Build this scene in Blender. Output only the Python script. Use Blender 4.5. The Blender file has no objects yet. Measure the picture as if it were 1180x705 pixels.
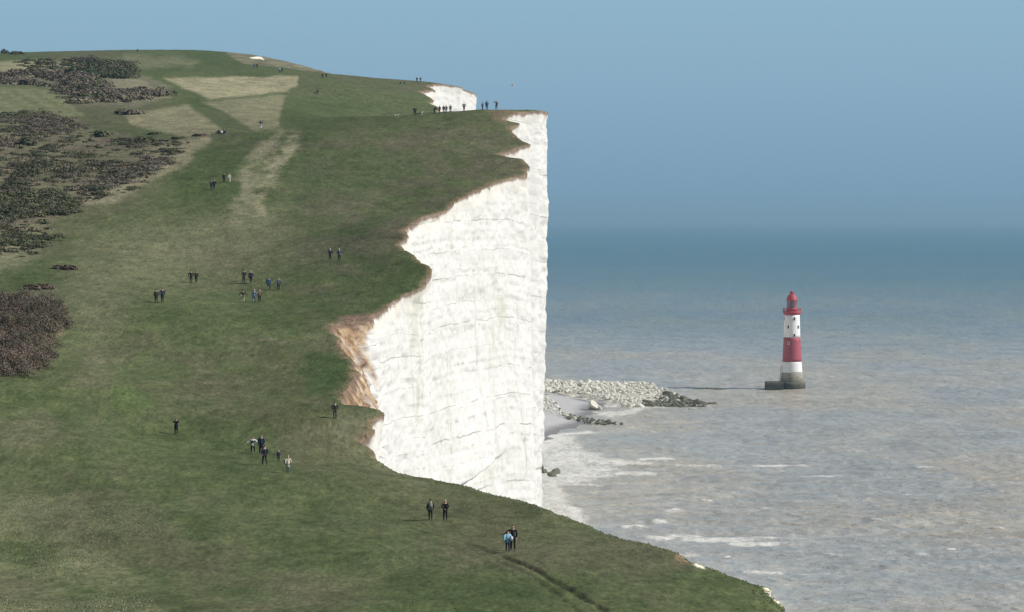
import bpy, bmesh, math, random
import numpy as np
from mathutils import Vector, Matrix
random.seed(7); rng = np.random.default_rng(11)
D = bpy.data; scene = bpy.context.scene; col = scene.collection
F = 3870.0; CX = 590.0; HY = 252.0; CZ = 75.5          # focal length in photo pixels, principal column, horizon row, eye height

# ------------------------------------------------------------------ noise
def _h(ix, iy, iz, seed):
    n = (ix.astype(np.int64)*374761393 + iy.astype(np.int64)*668265263 + iz.astype(np.int64)*2147483647 + seed*974634777) & 0xffffffff
    n = ((n ^ (n >> 13))*1274126177) & 0xffffffff
    n = ((n ^ (n >> 16))*2246822519) & 0xffffffff
    return ((n ^ (n >> 15)) & 0xffffff)/float(0xffffff)*2-1
def n3(x, y, z, seed=0):
    x, y, z = np.broadcast_arrays(np.asarray(x, float), np.asarray(y, float), np.asarray(z, float))
    ix, iy, iz = np.floor(x), np.floor(y), np.floor(z)
    fx, fy, fz = x-ix, y-iy, z-iz
    fx, fy, fz = [f*f*f*(f*(f*6-15)+10) for f in (fx, fy, fz)]
    r = 0
    for a in (0, 1):
        for b in (0, 1):
            for c in (0, 1):
                w = (fx if a else 1-fx)*(fy if b else 1-fy)*(fz if c else 1-fz)
                r = r + w*_h(ix+a, iy+b, iz+c, seed)
    return r
def n2(x, y, seed=0):
    x, y = np.broadcast_arrays(np.asarray(x, float), np.asarray(y, float))
    ix, iy = np.floor(x), np.floor(y); fx, fy = x-ix, y-iy
    fx, fy = [f*f*f*(f*(f*6-15)+10) for f in (fx, fy)]
    r = 0; o = np.zeros_like(ix)
    for a in (0, 1):
        for b in (0, 1):
            r = r + (fx if a else 1-fx)*(fy if b else 1-fy)*_h(ix+a, iy+b, o, seed)
    return r
def fbm(x, y, seed=0, oct=4, gain=.5):
    r = 0; a = 1; t = 0
    for k in range(oct):
        r = r + a*n2(np.asarray(x)*2**k+k*7.3, np.asarray(y)*2**k-k*3.1, seed+k); t += a; a *= gain
    return r/t
def sm(a, b, x):
    t = np.clip((x-a)/(b-a), 0, 1); return t*t*(3-2*t)

# ------------------------------------------------------------------ mesh helpers
def mesh_from(name, v, f, smooth=False):
    """f: (n,k) array of equal-size faces or list of faces"""
    me = D.meshes.new(name)
    v = np.asarray(v, np.float32)
    if isinstance(f, np.ndarray):
        k = f.shape[1]; n = len(f)
        me.vertices.add(len(v)); me.vertices.foreach_set('co', v.ravel())
        me.loops.add(n*k); me.loops.foreach_set('vertex_index', f.astype(np.int32).ravel())
        me.polygons.add(n); me.polygons.foreach_set('loop_start', np.arange(0, n*k, k, dtype=np.int32))
        if smooth: me.polygons.foreach_set('use_smooth', np.ones(n, bool))
        me.update(calc_edges=True)
    else:
        me.from_pydata([tuple(map(float, p)) for p in v], [], f); me.update()
        if smooth:
            for p in me.polygons: p.use_smooth = True
    return me
def link(name, me, mat=None, parent=None):
    o = D.objects.new(name, me); col.objects.link(o)
    if mat is not None and not me.materials: me.materials.append(mat)
    if parent is not None: o.parent = parent
    return o
def tag(o, label=None, cat=None, group=None, kind=None):
    if label: o['label'] = label
    if cat: o['category'] = cat
    if group: o['group'] = group
    if kind: o['kind'] = kind
    return o
def empty(name, loc=(0, 0, 0), rz=0):
    o = D.objects.new(name, None); col.objects.link(o); o.location = loc; o.rotation_euler = (0, 0, rz)
    o.empty_display_size = .2
    return o
def vcol(me, name, arr):
    arr = np.asarray(arr, np.float32)
    if arr.ndim == 1:
        a = me.attributes.new(name, 'FLOAT', 'POINT'); a.data.foreach_set('value', arr)
    else:
        if arr.shape[1] == 3: arr = np.concatenate([arr, np.ones((len(arr), 1), np.float32)], 1)
        a = me.attributes.new(name, 'FLOAT_COLOR', 'POINT'); a.data.foreach_set('color', arr.ravel())
def grid_faces(nr, nc):
    i = np.arange(nr-1)[:, None]; j = np.arange(nc-1)[None, :]
    a = i*nc+j
    return np.stack([a, a+1, a+nc+1, a+nc], -1).reshape(-1, 4)

# ------------------------------------------------------------------ node helpers
class NT:
    def __init__(s, name, rough=.9, spec=.2):
        s.m = D.materials.new(name); s.m.use_nodes = True
        s.t = s.m.node_tree; s.N = s.t.nodes; s.L = s.t.links
        s.b = s.N['Principled BSDF']; s.b.inputs['Roughness'].default_value = rough
        s.b.inputs['Specular IOR Level'].default_value = spec
        s.tc = s.N.new('ShaderNodeTexCoord').outputs['Object']
    def put(s, sock, v):
        if hasattr(v, 'is_output') or isinstance(v, bpy.types.NodeSocket): s.L.new(v, sock)
        elif v is not None:
            if isinstance(v, (tuple, list)) and len(v) == 3 and sock.type == 'RGBA': v = (*v, 1)
            sock.default_value = v
    def map(s, scale=(1, 1, 1), loc=(0, 0, 0), rot=(0, 0, 0), vec=None):
        n = s.N.new('ShaderNodeMapping'); s.L.new(vec or s.tc, n.inputs[0])
        n.inputs['Location'].default_value = loc; n.inputs['Rotation'].default_value = rot; n.inputs['Scale'].default_value = scale
        return n.outputs[0]
    def noise(s, scale, detail=4, rough=.55, vec=None, dist=0):
        n = s.N.new('ShaderNodeTexNoise'); s.L.new(vec or s.tc, n.inputs['Vector'])
        n.inputs['Scale'].default_value = scale; n.inputs['Detail'].default_value = detail
        n.inputs['Roughness'].default_value = rough; n.inputs['Distortion'].default_value = dist
        return n.outputs['Fac']
    def ramp(s, fac, stops):
        n = s.N.new('ShaderNodeValToRGB'); s.put(n.inputs[0], fac); e = n.color_ramp.elements
        while len(e) < len(stops): e.new(.5)
        for q, (p, c) in zip(e, stops):
            q.position = p; q.color = (c, c, c, 1) if isinstance(c, (int, float)) else (*c, 1)
        return n.outputs[0]
    def mix(s, fac, a, b, mode='MIX'):
        n = s.N.new('ShaderNodeMix'); n.data_type = 'RGBA'; n.blend_type = mode; n.clamp_factor = True
        s.put(n.inputs['Factor'], fac); s.put(n.inputs['A'] if 0 else n.inputs[6], a); s.put(n.inputs[7], b)
        return n.outputs[2]
    def math(s, op, a, b=None, c=None):
        n = s.N.new('ShaderNodeMath'); n.operation = op
        for k, v in enumerate((a, b, c)):
            if v is not None: s.put(n.inputs[k], v)
        return n.outputs[0]
    def attr(s, name, out='Fac'):
        n = s.N.new('ShaderNodeAttribute'); n.attribute_name = name; return n.outputs[out]
    def bump(s, h, strength=.5, dist=.1, normal=None):
        n = s.N.new('ShaderNodeBump'); s.put(n.inputs['Height'], h)
        n.inputs['Strength'].default_value = strength; n.inputs['Distance'].default_value = dist
        if normal: s.L.new(normal, n.inputs['Normal'])
        return n.outputs[0]
    def out(s, base=None, normal=None, rough=None):
        if base is not None: s.put(s.b.inputs['Base Color'], base)
        if normal is not None: s.put(s.b.inputs['Normal'], normal)
        if rough is not None: s.put(s.b.inputs['Roughness'], rough)
        return s.m
def simple(name, c, rough=.85, var=.15, scale=6, spec=.2):
    t = NT(name, rough, spec)
    f = t.noise(scale, 3)
    c2 = tuple(x*(1-var) for x in c); c1 = tuple(min(1, x*(1+var)) for x in c)
    return t.out(t.mix(f, c2, c1), t.bump(t.noise(scale*6, 2), .2, .01))

# ------------------------------------------------------------------ coastline: (photo column, photo row, metres away) of the cliff rim
RIM = [(980,760,185),(905,705,207),(899,694,211),(893,688,213),(885,676,217),(870,671,220),(845,664,225),(820,655,229),(800,650,231),(795,646,233),(787,640,237),(775,637,239),
(760,632,243),(730,622,250),(700,612,258),(670,601,267),(645,593,274),(622,583,283),(600,578,289),(575,574,293),(555,567,300),(540,562,305),(520,559,310),(500,553,316),
(479,550,320),(458,546,325),(446,537,330),(434,527,335),(437,520,338),(430,514,340),(416,509,342),(428,502,345),(440,495,347.5),(426,490,351),(434,482,354),(445,474,356.5),(436,469,359),(425,467,360),
(412,466,361),(399,465,363),(396,455,368),(398,445,374),(407,433,382),(411,425,387),(405,415,393),(397,404,399),(392,395,405),(387,382,412),(385,373,417),(395,371,420),
(411,370,422),(426,368,424),(432,362,428),(437,357,432),(448,348,438),(462,340,443),(475,333,448),(490,325,455),(492,318,458),(497,310,461),(494,303,465),(485,300,468),
(480,295,472),(474,290,477),(468,286,482),(464,279,486),(471,272,491),(466,265,496),(476,259,502),(485,252,512),(500,245,524),(513,240,532),(525,231,541),(541,222,552),
(560,214,562),(580,207,572),(599,205,577),(607,200,581),(603,196,584),(609,193,586),(601,184,594),(586,181.5,599),(574,178,604),(590,172,612),(599,167,618),(613,164,622),
(600,158,629),(593,153,634),(589,147,640),(601,141,646),(588,139,650),(579,137,654),(592,133,662),(602,130.5,668),(620,128.5,675),(632,129.5,681),(631.5,129,684)]
RIM2 = [(505,131,1040),(502,122,1060),(495,119,1070),(497,113,1090),(484,106,1110),(501,104,1120),(491,99,1135),(505,97,1145),(525,98,1155),(533,99.5,1158),(536,102.5,1162),(547,106,1170),(548,110,1174)]
RIM3 = [(392,90,1430),(385,86,1450),(373,82,1500),(345,80.5,1600),(312,74,1700),(289,65,1800)]
def _st(v): v = min(1, max(0, v)); return v*v*(3-2*v)
def adj(px, py, d): return (px, py, d*(1+.105*_st((py-500)/140))*(1+(.045*(600-px)/400*_st((py-470)/60) if px < 600 else 0)*(1 if px > -60 else 0)))
RIM = [adj(p, q, d) if q > 500 else (p, q, d) for p, q, d in RIM]
def W(px, py, d): return ((px-CX)/F*d, d, CZ+(HY-py)/F*d)
rim = [(48,-150,76),(46,-60,72),(42,0,68),(38,60,58),(31,110,54.5),(24,150,52.3)]
rim += [W(*p) for p in RIM]
rim += [(5,700,96.6),(-8,740,95.5),(-30,800,97),(-45,860,98.5),(-45,920,100.5),(-38,980,103.5),(-27,1020,106.5)]
rim += [W(*p) for p in RIM2]
rim += [(-22,1195,120),(-35,1250,126.2),(-50,1300,127),(-62,1360,127)]
rim += [W(*p) for p in RIM3] + [(-175,2000,140),(-200,2200,120)]
rim = np.array(rim)
# interior ground control points (photo column, row, metres)
GC = [(0,705,176),(0,640,210),(0,560,266),(0,500,305),(0,440,355),(0,390,392),(0,345,430),(0,290,482),(0,220,560),(0,145,700),(0,100,860),(0,80,1010),(0,68,1350),
(100,705,180),(100,600,236),(100,500,312),(100,420,368),(100,300,470),(100,220,560),(100,150,680),(100,110,820),(100,85,1000),(100,60,1500),
(200,705,182),(200,600,241),(203,501,338),(200,440,381),(184,350,424),(222,327,465),(245,220,555),(230,165,628),(210,120,800),(200,95,980),(200,57,1560),
(300,705,184),(300,620,232),(304,536,308),(300,480,350),(300,420,392),(281,349,440),(300,275,510),(300,200,580),(300,152,634),(300,130,740),(300,110,900),(300,92,1060),(300,74,1300),(250,57,1600),
(400,705,190),(400,620,235),(400,540,300),(386,482,348),(370,420,390),(350,360,432),(387,301,478),(400,220,560),(400,170,608),(400,143,660),(380,120,850),(380,100,1050),
(500,705,195),(500,650,222),(505,600,262),(513,585,280),(450,240,540),(500,180,600),(520,150,632),(478,134,665),(560,128,668),(540,129.5,668),(450,122,900),(450,105,1080),(430,94,1220),
(600,705,200),(590,636,228),(650,650,225),(700,680,213),(800,690,207),(560,170,612),(340,82,1250),(370,91,1250)]
gc = [W(*adj(*p)) for p in GC]
gc += [((px-CX)/F*d, d, z) for px, d, z in [(450,750,96.2),(560,740,95),(380,760,98.5),(540,820,97),(480,880,100),(520,1190,120),
      (0,1800,146),(200,1800,142),(0,2200,120),(250,2200,120),(400,1340,127)]]
gc += [(x, y, z) for y, z in ((-150,80),(-60,75.5),(0,73.8),(40,67),(80,61.5),(130,56.8)) for x in (-80,-20,20)]
for px in (-350,-1100):                                # the land goes on out of view
    gc += [((px-CX)/F*d, d, z-(0 if px > -500 else 6)) for d, z in ((180,57),(266,57),(355,60),(430,66),(482,71),(560,80),(700,94),(860,107),(1010,118),(1350,137),(1800,146),(2200,125))]
gc = np.array(gc)
ctrl = np.concatenate([gc, rim[::3]])
def uv(X, Y): return np.stack([X/(np.abs(Y)+160)*3.2, np.log((np.maximum(Y, -150)+260)/500.)*2.2], -1)
U = uv(ctrl[:, 0], ctrl[:, 1]); nC = len(U)
def phi(r2): return .5*r2*np.log(r2+1e-12)
K = phi(((U[:, None]-U[None])**2).sum(-1)) + np.eye(nC)*2e-3
P = np.concatenate([np.ones((nC, 1)), U], 1)
A = np.block([[K, P], [P.T, np.zeros((3, 3))]])
sol = np.linalg.solve(A, np.concatenate([ctrl[:, 2], np.zeros(3)]))
def tps(X, Y):
    X = np.asarray(X, float); Y = np.asarray(Y, float); sh = np.broadcast(X, Y).shape
    X, Y = [a.ravel() for a in np.broadcast_arrays(X, Y)]
    out = np.empty(X.size)
    for s in range(0, X.size, 40000):
        u = uv(X[s:s+40000], Y[s:s+40000])
        k = phi(((u[:, None]-U[None])**2).sum(-1))
        out[s:s+40000] = k@sol[:nC] + sol[nC] + u@sol[nC+1:]
    return out.reshape(sh)
rimY = rim[:, 1]
def rim_x(Y): return np.interp(Y, rimY, rim[:, 0]) + (n2(Y*.35, 0*Y, 5)*.28+n2(Y*.9, 0*Y, 6)*.16+n2(Y*.12, 0*Y, 9)*.3)*sm(200, 260, Y)*(1+sm(700,1100,Y))
rim_res = rim[:, 2] - tps(rim[:, 0], rim[:, 1])
def ground_z(X, Y, micro=True):
    xr = rim_x(Y); dr = np.maximum(xr-X, 0)
    z = tps(X, Y) + np.interp(Y, rimY, rim_res)*np.exp(-dr/(3+.01*np.abs(Y)))
    if micro:
        z = z + n2(X*.06, Y*.045, 21)*.35 + n2(X*.3, Y*.22, 22)*.09 + n2(X*.9, Y*.8, 23)*.035
        z = z - .25*np.exp(-dr/.5)
    return z
def hit(px, py, lo=150, hi=2000, step=.5):
    d = np.arange(lo, hi, step); X = (px-CX)/F*d
    g = ground_z(X, d); r = CZ+(HY-py)/F*d
    m = (g >= r) & (X < rim_x(d))
    k = int(np.argmax(m)) if m.any() else int(np.argmax(np.where(X < rim_x(d), g-r, -99)))
    return float(X[k]), float(d[k]), float(g[k])
_tp = np.arange(-72, 660, 4.); _td = np.arange(150, 1802, 2.)
_tX = (_tp[:, None]-CX)/F*_td[None]; _tg = ground_z(_tX, _td[None]+0*_tX); _tpy = np.where(_tX < rim_x(_td)[None], HY-(_tg-CZ)/_td[None]*F, 1e4)
def qhit(a, b, lo=150):
    k = (a-_tp[0])/4; k0 = int(min(max(k, 0), len(_tp)-2)); w = k-k0
    col_ = _tpy[k0]*(1-w)+_tpy[k0+1]*w; m = (col_ <= b) & (_td >= lo)
    j = int(np.argmax(m)) if m.any() else int(np.argmin(np.abs(col_-b)))
    d = _td[j]; 
    if j > 0 and col_[j-1] > b and col_[j-1] < 9e3: d = _td[j-1]+2*(col_[j-1]-b)/max(1e-6, col_[j-1]-col_[j])
    return (a-CX)/F*d, d, float(_tg[k0][j]*(1-w)+_tg[k0+1][j]*w)
def sea_at(px, py): d = CZ*F/(py-HY); return (px-CX)/F*d, d

# ruts of the cliff-top path
rut_px = [[(470,606),(505,617),(530,623),(552,630),(568,637)], [(580,640),(600,648),(625,661),(650,675),(672,689),(700,706),(725,722)], [(575,647),(612,662),(640,684),(660,700),(675,712)]]
rut_w = [[hit(a, b, 150, 320)[:2] for a, b in l] for l in rut_px]
def seg_dist(X, Y, pts):
    best = np.full(X.shape, 1e9)
    for (x0, y0), (x1, y1) in zip(pts[:-1], pts[1:]):
        dx, dy = x1-x0, y1-y0; t = np.clip(((X-x0)*dx+(Y-y0)*dy)/(dx*dx+dy*dy+1e-9), 0, 1)
        best = np.minimum(best, np.hypot(X-x0-t*dx, Y-y0-t*dy))
    return best
def poly_sd(px, py, pts):
    """signed distance (photo pixels, + inside) of projected ground points to a patch outline"""
    best = np.full(px.shape, 1e9); ins = np.zeros(px.shape, bool)
    n = len(pts)
    for k in range(n):
        x0, y0 = pts[k]; x1, y1 = pts[(k+1) % n]
        dx, dy = x1-x0, y1-y0; t = np.clip(((px-x0)*dx+(py-y0)*dy)/(dx*dx+dy*dy+1e-9), 0, 1)
        best = np.minimum(best, np.hypot(px-x0-t*dx, py-y0-t*dy))
        if y0 != y1:
            c = ((y0 > py) != (y1 > py)) & (px < (x1-x0)*(py-y0)/(y1-y0)+x0); ins ^= c
    return np.where(ins, best, -best)

# ------------------------------------------------------------------ terrain
rowsY = np.concatenate([np.arange(-150, 165, 3.), np.arange(165, 700, .5), np.arange(700, 1030, 2.), np.arange(1030, 1180, .8), np.arange(1180, 1700, 2.), np.arange(1700, 2201, 10.)])
nR = len(rowsY)
f = np.linspace(0, 1, 310)
XR = rim_x(rowsY)
wv = XR-(-.165*np.maximum(rowsY, 0)-12)
offs = wv[:, None]*(f[None]*.82+.18*f[None]**2)
f2 = np.linspace(0, 1, 31)[1:]
wl = .36*np.maximum(rowsY, 0)+120
offs = np.concatenate([offs, wv[:, None]+wl[:, None]*f2[None]**1.4], 1)
X = XR[:, None]-offs; Y = np.repeat(rowsY[:, None], X.shape[1], 1)
Z = ground_z(X, Y)
for k, pts in enumerate(rut_w):
    m = (Y > 140) & (Y < 330)
    wob = n2(X*.5, Y*.5, 44)*.15
    dd = np.where(m, seg_dist(X, Y, pts), 99)+wob
    Z -= (.18, .26, .10)[k]*np.exp(-(dd/(.26+.0*k))**2)*(1 if k else .6)
    if k == 0: rutm = np.exp(-(dd/.45)**2)*.55
    else: rutm = np.maximum(rutm, np.exp(-(dd/.38)**2)*(.8 if k == 1 else .4))
px = CX+X/np.maximum(Y, 1)*F; py = HY-(Z-CZ)/np.maximum(Y, 1)*F
wx = px+fbm(px*.03, py*.06, 31)*14+fbm(px*.2, py*.4, 33, 3)*4; wy = py+fbm(px*.04, py*.08, 32)*5+fbm(px*.25, py*.6, 34, 3)*1.6
def mk(pts, soft=6): return sm(-soft, soft, poly_sd(wx, wy, pts))
def c3(*c): return np.array(c, float)
green, deep, brown, straw = c3(.060,.080,.034), c3(.034,.058,.018), c3(.080,.077,.050), c3(.21,.195,.13)
C = np.zeros(X.shape+(3,)); C[:] = green
def lay(m, c): 
    global C
    C = C*(1-m[..., None])+c*m[..., None]
nA = fbm(px*.008, py*.022, 51); nB = fbm(px*.03, py*.09, 52); nC2 = fbm(X*.25, Y*.12, 53, 5, .6)
lay(sm(-.1, .5, nA+.25*nB)*.6, brown)
lay(sm(.05, .5, -nA+.3*nB)*.5, deep)
# broad natural zones of the turf
lay(mk([(100,270),(330,240),(330,300),(150,340),(110,420),(60,330)], 30)*.55, c3(.125,.125,.080))
lay(mk([(200,160),(330,150),(620,125),(620,200),(470,270),(380,420),(330,330),(350,200),(260,160)], 22)*.60*sm(-.5,.3,nB+.4*nA), c3(.082,.074,.055))
lay(mk([(300,420),(420,400),(440,520),(640,600),(600,640),(480,600),(330,520)], 30)*.45, c3(.070,.068,.040))
lay(mk([(340,180),(520,180),(420,230),(330,240)], 14)*.5, c3(.046,.070,.030))
lay(mk([(-20,590),(60,560),(140,610),(210,720),(-20,720)], 14)*.42*sm(-.5,.4,nC2), c3(.140,.145,.085))
lay(mk([(-40,500),(50,480),(60,560),(0,590),(-40,590)], 20)*.3, c3(.10,.11,.06))
lay(mk([(130,480),(130,445),(180,440),(245,455),(248,470),(180,474)], 5)*.6*sm(-.5,.3,nC2), c3(.046,.078,.024))
lay(mk([(345,408),(400,398),(412,440),(395,465),(350,450)], 8)*.7, c3(.030,.060,.018))
lay(mk([(385,475),(440,478),(430,530),(500,556),(560,572),(540,580),(440,545),(385,500)], 8)*.35*sm(-.4,.4,nC2), c3(.12,.13,.085))
lay(mk([(60,470),(90,470),(150,620),(250,720),(200,720),(110,620)], 8)*.3, deep)
# mown striped field, far left
lay(mk([(-60,102),(56,103),(96,134),(60,140),(-60,150)], 3)*.9, c3(.125,.135,.075)+0*X[..., None])
st = .5+.5*np.sin((px*.55-py*1.0)*.5); lay(mk([(-60,102),(56,103),(96,134),(60,140),(-60,150)], 3)*st*.55, c3(.08,.10,.05))
# pale unmown grass plots
plots = [[(188,90),(343,88),(343,99),(331,106),(242,115),(214,104)], [(232,118),(322,110),(330,112),(322,146),(292,152),(262,132)], [(140,131),(215,121),(262,152),(216,158),(152,144)],
         [(126,92),(158,90),(184,108),(196,113),(150,118),(118,100)], [(-30,70),(40,70),(110,76),(120,86),(60,88),(-30,92)]]
for k, p in enumerate(plots): lay(sm(-2, 2, poly_sd(px+(wx-px)*.35, py+(wy-py)*.35, p))*(.97, .72, .74, .7, .85)[k]*(.75+.25*sm(-.5,.3,nC2)), straw*(1.02, .85, .9, .95, 1)[k])
lay(mk([(150,64),(225,68),(226,76),(170,78),(128,72)], 4)*.45, c3(.15,.15,.10))
# worn double track climbing the slope
lay(mk([(314,149),(324,149),(276,285),(258,285),(276,200)], 5)*.62*sm(-.7,.3,nB)*(1-sm(225, 275, py)), c3(.20,.185,.13))
lay(mk([(334,148),(346,150),(322,195),(296,275),(280,275),(312,190)], 5)*.7*sm(-.7,.2,nC2)*(1-sm(225, 275, py)), c3(.215,.20,.14))
# rough heath floor
heath = mk([(-60,128),(20,140),(70,128),(100,150),(150,160),(200,163),(240,156),(222,182),(180,205),(140,226),(70,248),(20,288),(-60,320)], 8)
lay(heath*.8, c3(.115,.108,.072)); lay(heath*sm(-.15,.3,nB)*.7, c3(.098,.076,.066))
lay(mk([(185,168),(245,155),(220,186),(160,226),(100,240),(90,228),(160,205)], 6)*.6, c3(.20,.185,.125))
lay(mk([(-20,268),(60,262),(40,296),(-20,320)], 8)*.6, c3(.16,.155,.10))
lay(mk([(-60,84),(60,88),(60,76),(155,72),(160,84),(190,100),(188,112),(150,124),(80,124),(60,100),(-60,100)], 4)*.6, c3(.14,.125,.10))
lay(mk([(-60,342),(60,338),(76,366),(62,400),(48,424),(-60,445)], 7)*.8, c3(.12,.105,.072))
lay(sm(-1.5, 1, poly_sd(px+(wx-px)*.2, py+(wy-py)*.2, [(252,50),(262,62),(278,72),(300,78),(345,86),(400,93),(402,80),(345,74),(310,60)]))*.9*np.where(Y > 1180, 1, 0), c3(.125,.115,.080)*(1+.5*nC2[..., None]))
lay(mk([(335,82),(375,79),(392,86),(385,90),(340,86)], 2)*.5*sm(-.4,.3,nB), c3(.09,.10,.06))
# the band of bare soil at the very edge
dr = XR[:, None]-X
lay(np.clip(1-dr/(1.0+.9*n2(Y*.2, X*.2, 61)), 0, 1)*.75*sm(300, 345, Y), c3(.16,.105,.075))
lay(mk([(383,366),(433,362),(430,372),(395,376),(384,376)], 2.5)*.9, c3(.15,.10,.085))
lay(mk([(436,273),(466,273),(466,277),(436,277)], 1)*.9, c3(.06,.05,.04))
lay(mk([(556,128),(600,128),(612,131),(590,141),(575,139)], 3)*.5, c3(.17,.11,.085))
lay(np.clip(rutm, 0, 1)*.7, c3(.042,.034,.024))
lay(sm(-1.5, 1.5, poly_sd(wx, py, [(778,636),(790,638),(799,649),(786,650),(774,644)])), c3(.17,.12,.075)); lay(sm(-1, 1, poly_sd(px+(wx-px)*.3, py, [(866,669),(884,672),(898,688),(903,698),(897,698),(890,688),(880,676)])), c3(.55,.50,.40)); lay(sm(-.8, .8, poly_sd(px+(wx-px)*.3, py, [(800,648),(812,651),(814,655),(802,652)])), c3(.6,.57,.48))
scar = sm(-1, .6, poly_sd(px, py, [(288,67),(297,65.8),(301,66.5),(304,69.5),(300,68),(291,67.8)])); lay(scar, c3(.72,.70,.63))
for k in range(26):                                     # small bare scuffs in the turf
    a, b = random.uniform(220, 560), random.uniform(160, 560)
    if a > np.interp(b, [150, 250, 380, 470, 560], [560, 450, 370, 370, 440]): continue
    q = ((px-a)/random.uniform(6, 16))**2+((py-b)/random.uniform(.8, 2))**2
    lay(np.exp(-q)*.5, c3(.14,.12,.095))
C *= (1+.15*nC2+.10*fbm(X*1.3, Y*.6, 55, 3))[..., None]
C = C*1.52*np.array([1.03,1,.94]); C = C*.8+C.mean(-1, keepdims=True)*.2*np.array([1.04,1,.86]); C = np.clip(C, .01, .9)
me = mesh_from('cliff_top_turf', np.stack([X, Y, Z], -1).reshape(-1, 3), grid_faces(nR, X.shape[1])[:, ::-1], True)
vcol(me, 'Col', C.reshape(-1, 3))
t = NT('turf', .95, .05)
c = t.attr('Col', 'Color')
n1 = t.noise(1, 5, .7, vec=t.map((3.2, .8, 1))); n0 = t.noise(.35, 4, .6, vec=t.map((1, .5, 1)))
c = t.mix(1, c, t.ramp(n1, [(.34, (.66,.68,.66)), (.66, (1.34,1.32,1.28))]), 'MULTIPLY')
n9 = t.noise(1, 6, .78, vec=t.map((1.1, .30, 1))); c = t.mix(1, c, t.ramp(n9, [(.32, (.66,.70,.68)), (.68, (1.34,1.30,1.26))]), 'MULTIPLY')
c = t.mix(1, c, t.ramp(n0, [(.3, (.82,.86,.82)), (.7, (1.2,1.16,1.16))]), 'MULTIPLY')
turf_mat = t.out(c, t.bump(t.noise(4, 4, .7), .35, .05))
o = link('ground', me, turf_mat); tag(o, 'short grazed cliff top turf climbing to the skyline', kind='structure')

# ------------------------------------------------------------------ chalk cliff under the rim
cy = rowsY; cxr = XR; czr = Z[:, 0]
seg = np.hypot(np.diff(cxr), np.diff(cy)); S = np.concatenate([[0], np.cumsum(seg)])
def smooth_in_y(v, w):
    Yg = np.arange(-150, 2201, .5); g = np.interp(Yg, cy, v); k = np.hanning(int(w/.5)*2+1); k /= k.sum()
    g = np.convolve(np.pad(g, len(k)//2, mode='edge'), k, 'valid'); return np.interp(cy, Yg, g)
xs = smooth_in_y(cxr, 9); xs2 = smooth_in_y(cxr, 26)
# keep the headland corners crisp
tx = np.gradient(xs2, cy); nx, ny = 1/np.hypot(1, tx), -tx/np.hypot(1, tx)
nT = 300; q = np.linspace(0, 1, nT); q = .25*q+.75*q**1.35
H = (czr+3)[:, None]; T = q[None]*H; zz = czr[:, None]-T
bay = sm(362, 372, cy)*(1-sm(420, 430, cy))
far2 = sm(1030, 1045, cy)*(1-sm(1150, 1168, cy))
Ss = S[:, None]
keep = np.exp(-T/7)
corner = np.exp(-((cy-679)/9)**2)[:, None]; corner2 = np.exp(-((cy-1168)/12)**2)[:, None]
ck = np.maximum(corner, corner2)
keep = np.maximum(keep, ck)
xb = np.where(ck > .3, cxr[:, None], xs[:, None]*(.7)+xs2[:, None]*.3)
baseX = cxr[:, None]*keep+np.minimum(xb, 1e9)*(1-keep)
cb_ = np.exp(-((cy-700)/42)**4)[:, None]; batter = np.clip(.028*T*(1-cb_)-.018*T*cb_, -4, 4)
soilw = (3.5*bay)[:, None]*(1-np.exp(-T/4.2))
ramp_ = sm(0, 2.5, T)
strat = zz-.012*Ss+n2(Ss*.03, 0*Ss, 71)*1.4+n2(Ss*.15, zz*.2, 72)*.15+n2(Ss*.8, zz*.8, 89)*.10
led = n2(strat*.55, Ss*.01, 73)*.06+n2(strat*1.7, Ss*.04, 74)*.05
rid = 1-np.abs(n2(Ss*.22+n2(Ss*.2, zz*.08, 75)*.8, zz*.035, 76))*2
rid2 = 1-np.abs(n2(Ss*.7, zz*.16, 77))*2
blk = np.floor(n2(Ss*.22, strat*.40, 78)*4)/4*.6+np.floor(n2(Ss*.7, strat*.9, 144)*3)/3*.45
big = n2(Ss*.055, zz*.03, 79)
nvis = (sm(200,300,cy))[:, None]
off = batter+soilw+ramp_*(led+rid*.10+rid2*.06+blk*.30+big*.6+n2(Ss*1.6, strat*1.6, 80)*.07)*(.4+.6*nvis)*(1-.75*ck)
# overhanging shelf low on the face that throws the one clear shadow, and a hollow near the top of the headland
def blob(y0, z0, ly, lz): return np.exp(-((cy[:, None]-y0)/ly)**4-((zz-z0)/lz)**4)
shelf = sm(0, .9, zz-(33.6+.10*(cy[:, None]-545)))*(1-sm(1, 22, zz-(33.6+.10*(cy[:, None]-545))))*np.exp(-((cy[:, None]-548)/17)**4)
off = off+shelf*2.2*(1-.5*sm(548, 566, cy[:, None]))
fis = 0
for y0_, w_, za, zb in ((612,.35,8,46),(622,.5,14,40),(641,.45,10,70),(655,.6,5,34),(668,.4,30,86),(575,.3,30,60),(553,.35,40,74),(531,.3,28,55),(462,.3,30,62),(480,.4,20,66),(1070,.8,60,100),(1110,1,70,110),(1140,.8,80,112)):
    cc_ = y0_+n2(zz*.12, 0*Ss, int(y0_))*1.6; fis = np.maximum(fis, np.exp(-((cy[:, None]-cc_)/w_)**2)*sm(za-4, za+3, zz)*(1-sm(zb-3, zb+4, zz)))
off = off-fis*.3
off = off-blob(633, 88, 3, 1.8)*1.4+(bay[:, None]*ramp_*(1-sm(12, 20, T)))*(n2(Ss*.35, zz*.3, 86)*.4+n2(Ss*.9, zz*.9, 87)*.35+n2(Ss*2.2, zz*2.2, 88)*.28)
VX = baseX+nx[:, None]*off; VY = cy[:, None]+ny[:, None]*off*(1-.6*ck)+0*T
VX = VX+ck*ramp_*(n2(zz*.22, Ss*.3, 141)*.42+n2(zz*.9, Ss*.5, 142)*.22+n2(zz*2.4, Ss, 143)*.1)
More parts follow.
